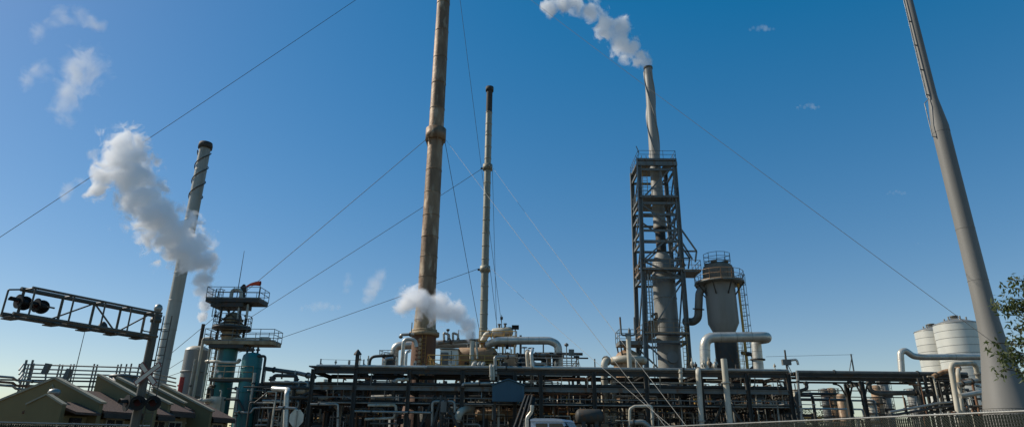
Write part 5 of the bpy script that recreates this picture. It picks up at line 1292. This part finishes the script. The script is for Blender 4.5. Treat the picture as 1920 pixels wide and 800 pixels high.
# ------------------------------------------------------------------ fences
def fence(label, a, c, h, slats=True, m_rail='galvanized', dens=.075, tone='mesh_wire'):
    a, c = Vector(a), Vector(c); a.z = c.z = 0
    o = thing('chain_link_fence', label, 'fence', (a + c) / 2)
    L = (c - a).length; d = (c - a).normalized(); n = round(L / 3)
    nrm = Vector((-d.y, d.x, 0)); nrm = nrm if nrm.y < 0 else -nrm
    for i in range(n + 1):
        q = a.lerp(c, i / n) - nrm * .06; MB().cyl(q, q + ZV * (h + .04), .04, n=8).build('post', 'galvanized', o)
    MB().cyl(a + ZV * h, c + ZV * h, .026, n=8).build('top_rail', m_rail, o)
    b = MB(); sp = .08
    k = int((L + h) / sp)
    for i in range(k):
        s0 = i * sp - h
        for sg in (1, -1):
            pA, pB = (s0, 0), (s0 + h, h)
            x0_, z0_ = pA; x1_, z1_ = pB
            if x0_ < 0: z0_ = -x0_; x0_ = 0
            if x1_ > L: z1_ = h - (x1_ - L); x1_ = L
            if z1_ <= z0_: continue
            if sg < 0: x0_, x1_ = L - x0_, L - x1_
            b.cyl(a + d * x0_ + ZV * z0_ + nrm * .012 * sg, a + d * x1_ + ZV * z1_ + nrm * .012 * sg, .0045, n=3, caps=False)
    for i in range(int(L / sp)):
        q = a + d * (i * sp) + ZV * h; b.cyl(q, q + d * .02 + ZV * .06, .006, n=3, caps=False)
    x = b.build('chain_mesh', tone, o); x['kind'] = 'stuff'
    if slats:
        b = MB()
        for i in range(int(L / dens)):
            q = a + d * (i * dens + dens / 2) - nrm * .03
            if random.random() < .03: continue
            t = random.uniform(-.01, .01)
            b.beam(q + ZV * .05, q + ZV * (h - .05 + t), dens * random.uniform(.86, .97), .006)
        x = b.build('privacy_slats', 'slat', o); x['kind'] = 'stuff'
    return o
FH = 2.35
f0, f1 = Pz(1985, 767, FH), Pz(1290, 797, FH)
fence('long chain-link fence with dark green slats along the lower right', f0, f1 + (f1 - f0) * .25, FH)
g0, g1 = Pz(-30, 790, 2.05), Pz(140, 794, 2.05)
fence('dark slatted fence along the bottom left edge before the olive gables', g0, g1 + (g1 - g0) * 1.0, 2.05)
for lab, px, py in (('capped pipe post before the olive row building, left one', 156, 782), ('capped pipe post before the olive row building, right one', 204, 783)):
    q = Pz(px, py, 2.45); o = thing('pipe_post', lab, 'post', (q.x, q.y, 0))
    MB().cyl((q.x, q.y, 0), (q.x, q.y, 2.45), .06, n=10).build('post', 'galvanized', o)
    MB().lathe((q.x, q.y, 2.45), [(.075, -.06), (.075, .03), (.02, .06)], 10).build('cap', 'galvanized', o)

# ------------------------------------------------------------------ trees
def leaf_cloud(mb, c, n, r, size, droop=.3, rng=random):
    for _ in range(n):
        while True:
            v = Vector((rng.uniform(-1, 1), rng.uniform(-1, 1), rng.uniform(-1, 1)))
            if v.length < 1: break
        p = c + v * r
        a = Vector((rng.uniform(-1, 1), rng.uniform(-1, 1), rng.uniform(-1.2, .5) - droop)).normalized()
        u, w_ = frame(a); th = rng.uniform(0, 6.28); s_ = u * math.cos(th) + w_ * math.sin(th)
        l = size * rng.uniform(.7, 1.3); wd = l * .2; nn = a.cross(s_) * l * .06
        mb.add([p, p + a * l * .45 + s_ * wd + nn, p + a * l, p + a * l * .45 - s_ * wd + nn], [(0, 1, 2, 3)])
tr0 = G(2130, 760, 14)
tree = thing('broadleaf_tree', 'leafy green tree branching in from the right edge before the monopole', 'tree', tr0)
tk_ = MB()
tk_.cyl(tr0, tr0 + Vector((-.1, 0, 2.0)), .2, .15, n=10); tk_.cyl(tr0 + Vector((-.1, 0, 1.95)), tr0 + Vector((-.05, .1, 4.4)), .15, .08, n=10); tk_.cyl(tr0 + Vector((-.05, .1, 4.35)), tr0 + Vector((.1, .1, 6.6)), .08, .03, n=8)
cr = MB(); rg = random.Random(5)
tips = []
targets = [P(px, py, 14 + dy) for px, py, dy in ((1905, 525, .1), (1895, 560, -.2), (1882, 575, 0), (1868, 600 - 20, .2), (1912, 590, -.4), (1900, 615, .3), (1915, 640, 0), (1893, 655, -.1), (1878, 665, .15), (1905, 670, .3), (1885, 690, 0), (1870, 642, .1), (1900, 540, .5), (1930, 560, 0), (1940, 610, .2), (1945, 660, 0), (1960, 520, .3), (1925, 690, .2))]
for _ in range(80):
    v = Vector((rg.gauss(0, 1), rg.gauss(0, 1), rg.gauss(0, 1))).normalized() * rg.uniform(.45, 1)
    targets.append(tr0 + Vector((.45 + v.x * 1.7, v.y * 1.8, 4.7 + v.z * 2.3)))
for t in targets:
    zs_ = max(1.9, min(5.8, t.z - rg.uniform(.5, 1.3))); s_ = tr0 + Vector((-.05, .05, zs_))
    mid = s_.lerp(t, .55) + Vector((0, 0, .25))
    pts = fillet([s_, mid, t], .4, 4)
    for a, c, r0_, r1_ in zip(pts, pts[1:], [.045 - .006 * i for i in range(8)], [.039 - .006 * i for i in range(8)]): tk_.cyl(a, c, max(.008, r0_), max(.006, r1_), n=5, caps=False)
    for k in range(5):
        q = mid.lerp(t, .1 + .9 * k / 4) + Vector((rg.uniform(-.12, .12), rg.uniform(-.12, .12), rg.uniform(-.1, .1)))
        leaf_cloud(cr, q, 26, rg.uniform(.14, .24), .125, rng=rg)
        tk_.cyl(mid.lerp(t, .3 + .6 * k / 4), q, .008, .004, n=4, caps=False)
tk_.build('trunk', 'bark', tree); cr.build('crown', 'leaf', tree)
for lab, px, w2 in (('low far bushy tree beyond the fence, left one', 1543, 1.8), ('low far bushy tree beyond the fence, beside the far columns', 1520, 1.4)):
    q = G(px, 780, 140); o = thing('far_tree', lab, 'tree', q); h = P(px, 768 if px > 1530 else 772, 140).z
    b = MB(); b.cyl(q, q + ZV * h * .6, .25, .12, n=7); b.build('trunk', 'bark', o)
    c = MB()
    for k in range(16): leaf_cloud(c, q + Vector((random.uniform(-w2, w2), random.uniform(-1.5, 1.5), random.uniform(h * .45, h))), 40, .9, .45)
    c.build('crown', 'leaf_far', o)

# ------------------------------------------------------------------ steam and small clouds
def plume(name, label, puffs, Y, dens, nscale, cat, grow=1.25, amp=3.2, sharp=2.0, aniso=.05, kind=None, group=None, color=(.992, .992, .993)):
    cs_ = []
    for q in puffs:
        px, py, rp = q[:3]; yy = Y + (q[3] if len(q) > 3 else 0)
        p = P(px, py, yy); st_ = max(0, 1 - rp / 16) * (dens > 1); cs_.append((p, (grow - .45 * st_) * rp / ppm(yy, p.z), 1 + 1.3 * st_))
    o0 = cs_[0][0].copy()
    b = MB()
    for p, r, k_ in cs_:
        R = r * (k_ + .8); n = 12; prof = [(max(.01, R * math.sin(math.pi * i / 10)), -R * math.cos(math.pi * i / 10)) for i in range(11)]
        b.lathe(p, prof, n)
    me = bpy.data.meshes.new('tmp'); me.from_pydata([v - o0 for v in b.v], [], b.f)
    tmp = bpy.data.objects.new('tmp', me); C.objects.link(tmp)
    md = tmp.modifiers.new('r', 'REMESH'); md.mode = 'VOXEL'; md.voxel_size = max(.12, min(r for _, r, _k in cs_) * .5)
    ev = tmp.evaluated_get(bpy.context.evaluated_depsgraph_get())
    m2 = bpy.data.meshes.new_from_object(ev); m2.name = name
    bpy.data.objects.remove(tmp)
    ob = bpy.data.objects.new(name, m2); C.objects.link(ob); ob.location = o0
    tag(ob, label, cat, group, kind)
    m = bpy.data.materials.new(name); m.use_nodes = True; t = m.node_tree; N = t.nodes; L = t.links; N.clear()
    out = N.new('ShaderNodeOutputMaterial'); vs_ = N.new('ShaderNodeVolumeScatter'); vs_.inputs['Color'].default_value = (*color, 1); vs_.inputs['Anisotropy'].default_value = aniso
    L.new(vs_.outputs[0], out.inputs['Volume'])
    tc = N.new('ShaderNodeTexCoord')
    # domain warp for billows
    wn = N.new('ShaderNodeTexNoise'); wn.inputs['Scale'].default_value = nscale * .6; wn.inputs['Detail'].default_value = 1
    L.new(tc.outputs['Object'], wn.inputs['Vector'])
    cur = None
    for p, r, k_ in cs_:
        ds = N.new('ShaderNodeVectorMath'); ds.operation = 'DISTANCE'; ds.inputs[1].default_value = p - o0
        L.new(tc.outputs['Object'], ds.inputs[0])
        ma = N.new('ShaderNodeMath'); ma.operation = 'MULTIPLY_ADD'; ma.inputs[1].default_value = -1 / r; ma.inputs[2].default_value = k_
        L.new(ds.outputs['Value'], ma.inputs[0])
        if cur is None: cur = ma
        else:
            mm = N.new('ShaderNodeMath'); mm.operation = 'SMOOTH_MAX'; mm.inputs[2].default_value = .35
            L.new(cur.outputs[0], mm.inputs[0]); L.new(ma.outputs[0], mm.inputs[1]); cur = mm
    n1 = N.new('ShaderNodeTexNoise'); n1.inputs['Scale'].default_value = nscale; n1.inputs['Detail'].default_value = 6; n1.inputs['Roughness'].default_value = .62; n1.inputs['Distortion'].default_value = .5
    L.new(tc.outputs['Object'], n1.inputs['Vector'])
    s1 = N.new('ShaderNodeMath'); s1.operation = 'MULTIPLY_ADD'; s1.inputs[1].default_value = amp; s1.inputs[2].default_value = -amp * .5 - .12
    L.new(n1.outputs[0], s1.inputs[0])
    ad = N.new('ShaderNodeMath'); ad.operation = 'ADD'; L.new(cur.outputs[0], ad.inputs[0]); L.new(s1.outputs[0], ad.inputs[1])
    sh_ = N.new('ShaderNodeMath'); sh_.operation = 'MULTIPLY'; sh_.use_clamp = True; sh_.inputs[1].default_value = sharp; L.new(ad.outputs[0], sh_.inputs[0])
    mu = N.new('ShaderNodeMath'); mu.operation = 'MULTIPLY'; mu.inputs[1].default_value = dens; L.new(sh_.outputs[0], mu.inputs[0])
    L.new(mu.outputs[0], vs_.inputs['Density'])
    ob.data.materials.clear(); ob.data.materials.append(m)
    m.cycles.volume_step_rate = .35 if hasattr(m, 'cycles') and hasattr(m.cycles, 'volume_step_rate') else 1
    return ob
plume('steam_plume', 'thick white steam plume drifting left across the leaning-looking chimney', [(381, 592, 6), (383, 572, 8), (386, 548, 11), (385, 520, 16), (374, 488, 24), (352, 462, 30), (325, 440, 34), (293, 412, 34), (270, 378, 30), (255, 340, 30), (240, 300, 32), (238, 270, 26), (205, 325, 22), (185, 358, 15)], 61.5, 2.0, .62, 'steam', grow=1.35, amp=4.0)
plume('steam_plume', 'white steam drifting left from the vent before the brown chimney', [(883, 628, 6), (876, 610, 11), (862, 594, 15), (842, 583, 18), (818, 577, 20), (793, 569, 20), (772, 562, 18), (760, 572, 12)], 66, 1.6, .62, 'steam', grow=1.45)
plume('steam_plume', 'white steam blowing left off the top of the white stack', [(1213, 118, 7), (1200, 106, 13), (1182, 95, 18), (1162, 80, 20), (1145, 58, 18), (1130, 38, 15), (1162, 48, 12), (1108, 18, 18), (1080, 4, 18), (1052, 8, 16), (1030, 16, 12)], 70, 1.15, .6, 'steam', grow=1.3, amp=3.8)
plume('steam_wisp', 'upper ragged wisp of drifting steam in the top left sky', [(75, 58, 14), (100, 48, 14), (120, 30, 16), (150, 22, 14), (172, 36, 12), (185, 52, 10)], 66, .32, .4, 'steam', amp=5, sharp=.9)
plume('steam_wisp', 'large ragged steam wisp in left sky above the plume', [(160, 115, 26), (175, 135, 20), (150, 145, 22), (140, 128, 20), (125, 170, 20), (115, 195, 20), (130, 222, 16)], 66, .40, .38, 'steam', amp=4.8, sharp=.9)
plume('steam_wisp', 'small ragged steam wisp near the left edge of the sky', [(55, 148, 14), (70, 135, 18), (85, 128, 12)], 66, .36, .4, 'steam', amp=4.8, sharp=.9)
plume('steam_wisp', 'small pale steam shred left of the thick plume', [(130, 352, 12), (122, 366, 9), (150, 340, 9), (175, 292, 10)], 63, .45, .6, 'steam', amp=3.4, sharp=1.3)
plume('steam_wisp', 'slanted pale steam puff left of the brown chimney', [(714, 515, 13), (704, 532, 15), (693, 548, 14), (685, 560, 9)], 68, .45, .5, 'steam', amp=2.4, sharp=1.2)
plume('steam_wisp', 'faintest steam streak left of the brown chimney', [(653, 515, 7), (653, 530, 9), (652, 545, 7)], 68, .25, .5, 'steam', amp=2.4, sharp=1.2)
plume('steam_wisp', 'small curl of steam before the teal tower', [(405, 683, 4), (406, 695, 5), (412, 705, 5)], 57, .7, 1.6, 'steam', amp=1.4)
for lab, px, py, rx_ in (('small faint cloud shred high right of the white stack', 1428, 54, 22), ('two-lobed tiny cloud left of the monopole', 1680, 361, 16), ('tiny cloud puff low left of the monopole', 1725, 456, 8), ('faint tiny cloud left of the monopole high up', 1515, 200, 20), ('faint flat cloud streak low left of the brown chimney', 600, 575, 34)):
    plume('cloud', lab, [(px + rx_ * (k / 3 - 1), py + (2, -1, 1, -2, 0, 2, 1)[k], rx_ * (.16, .2, .26, .22, .25, .19, .15)[k]) for k in range(7)], 900, .02, .06, 'cloud', amp=2.2, sharp=1.5)
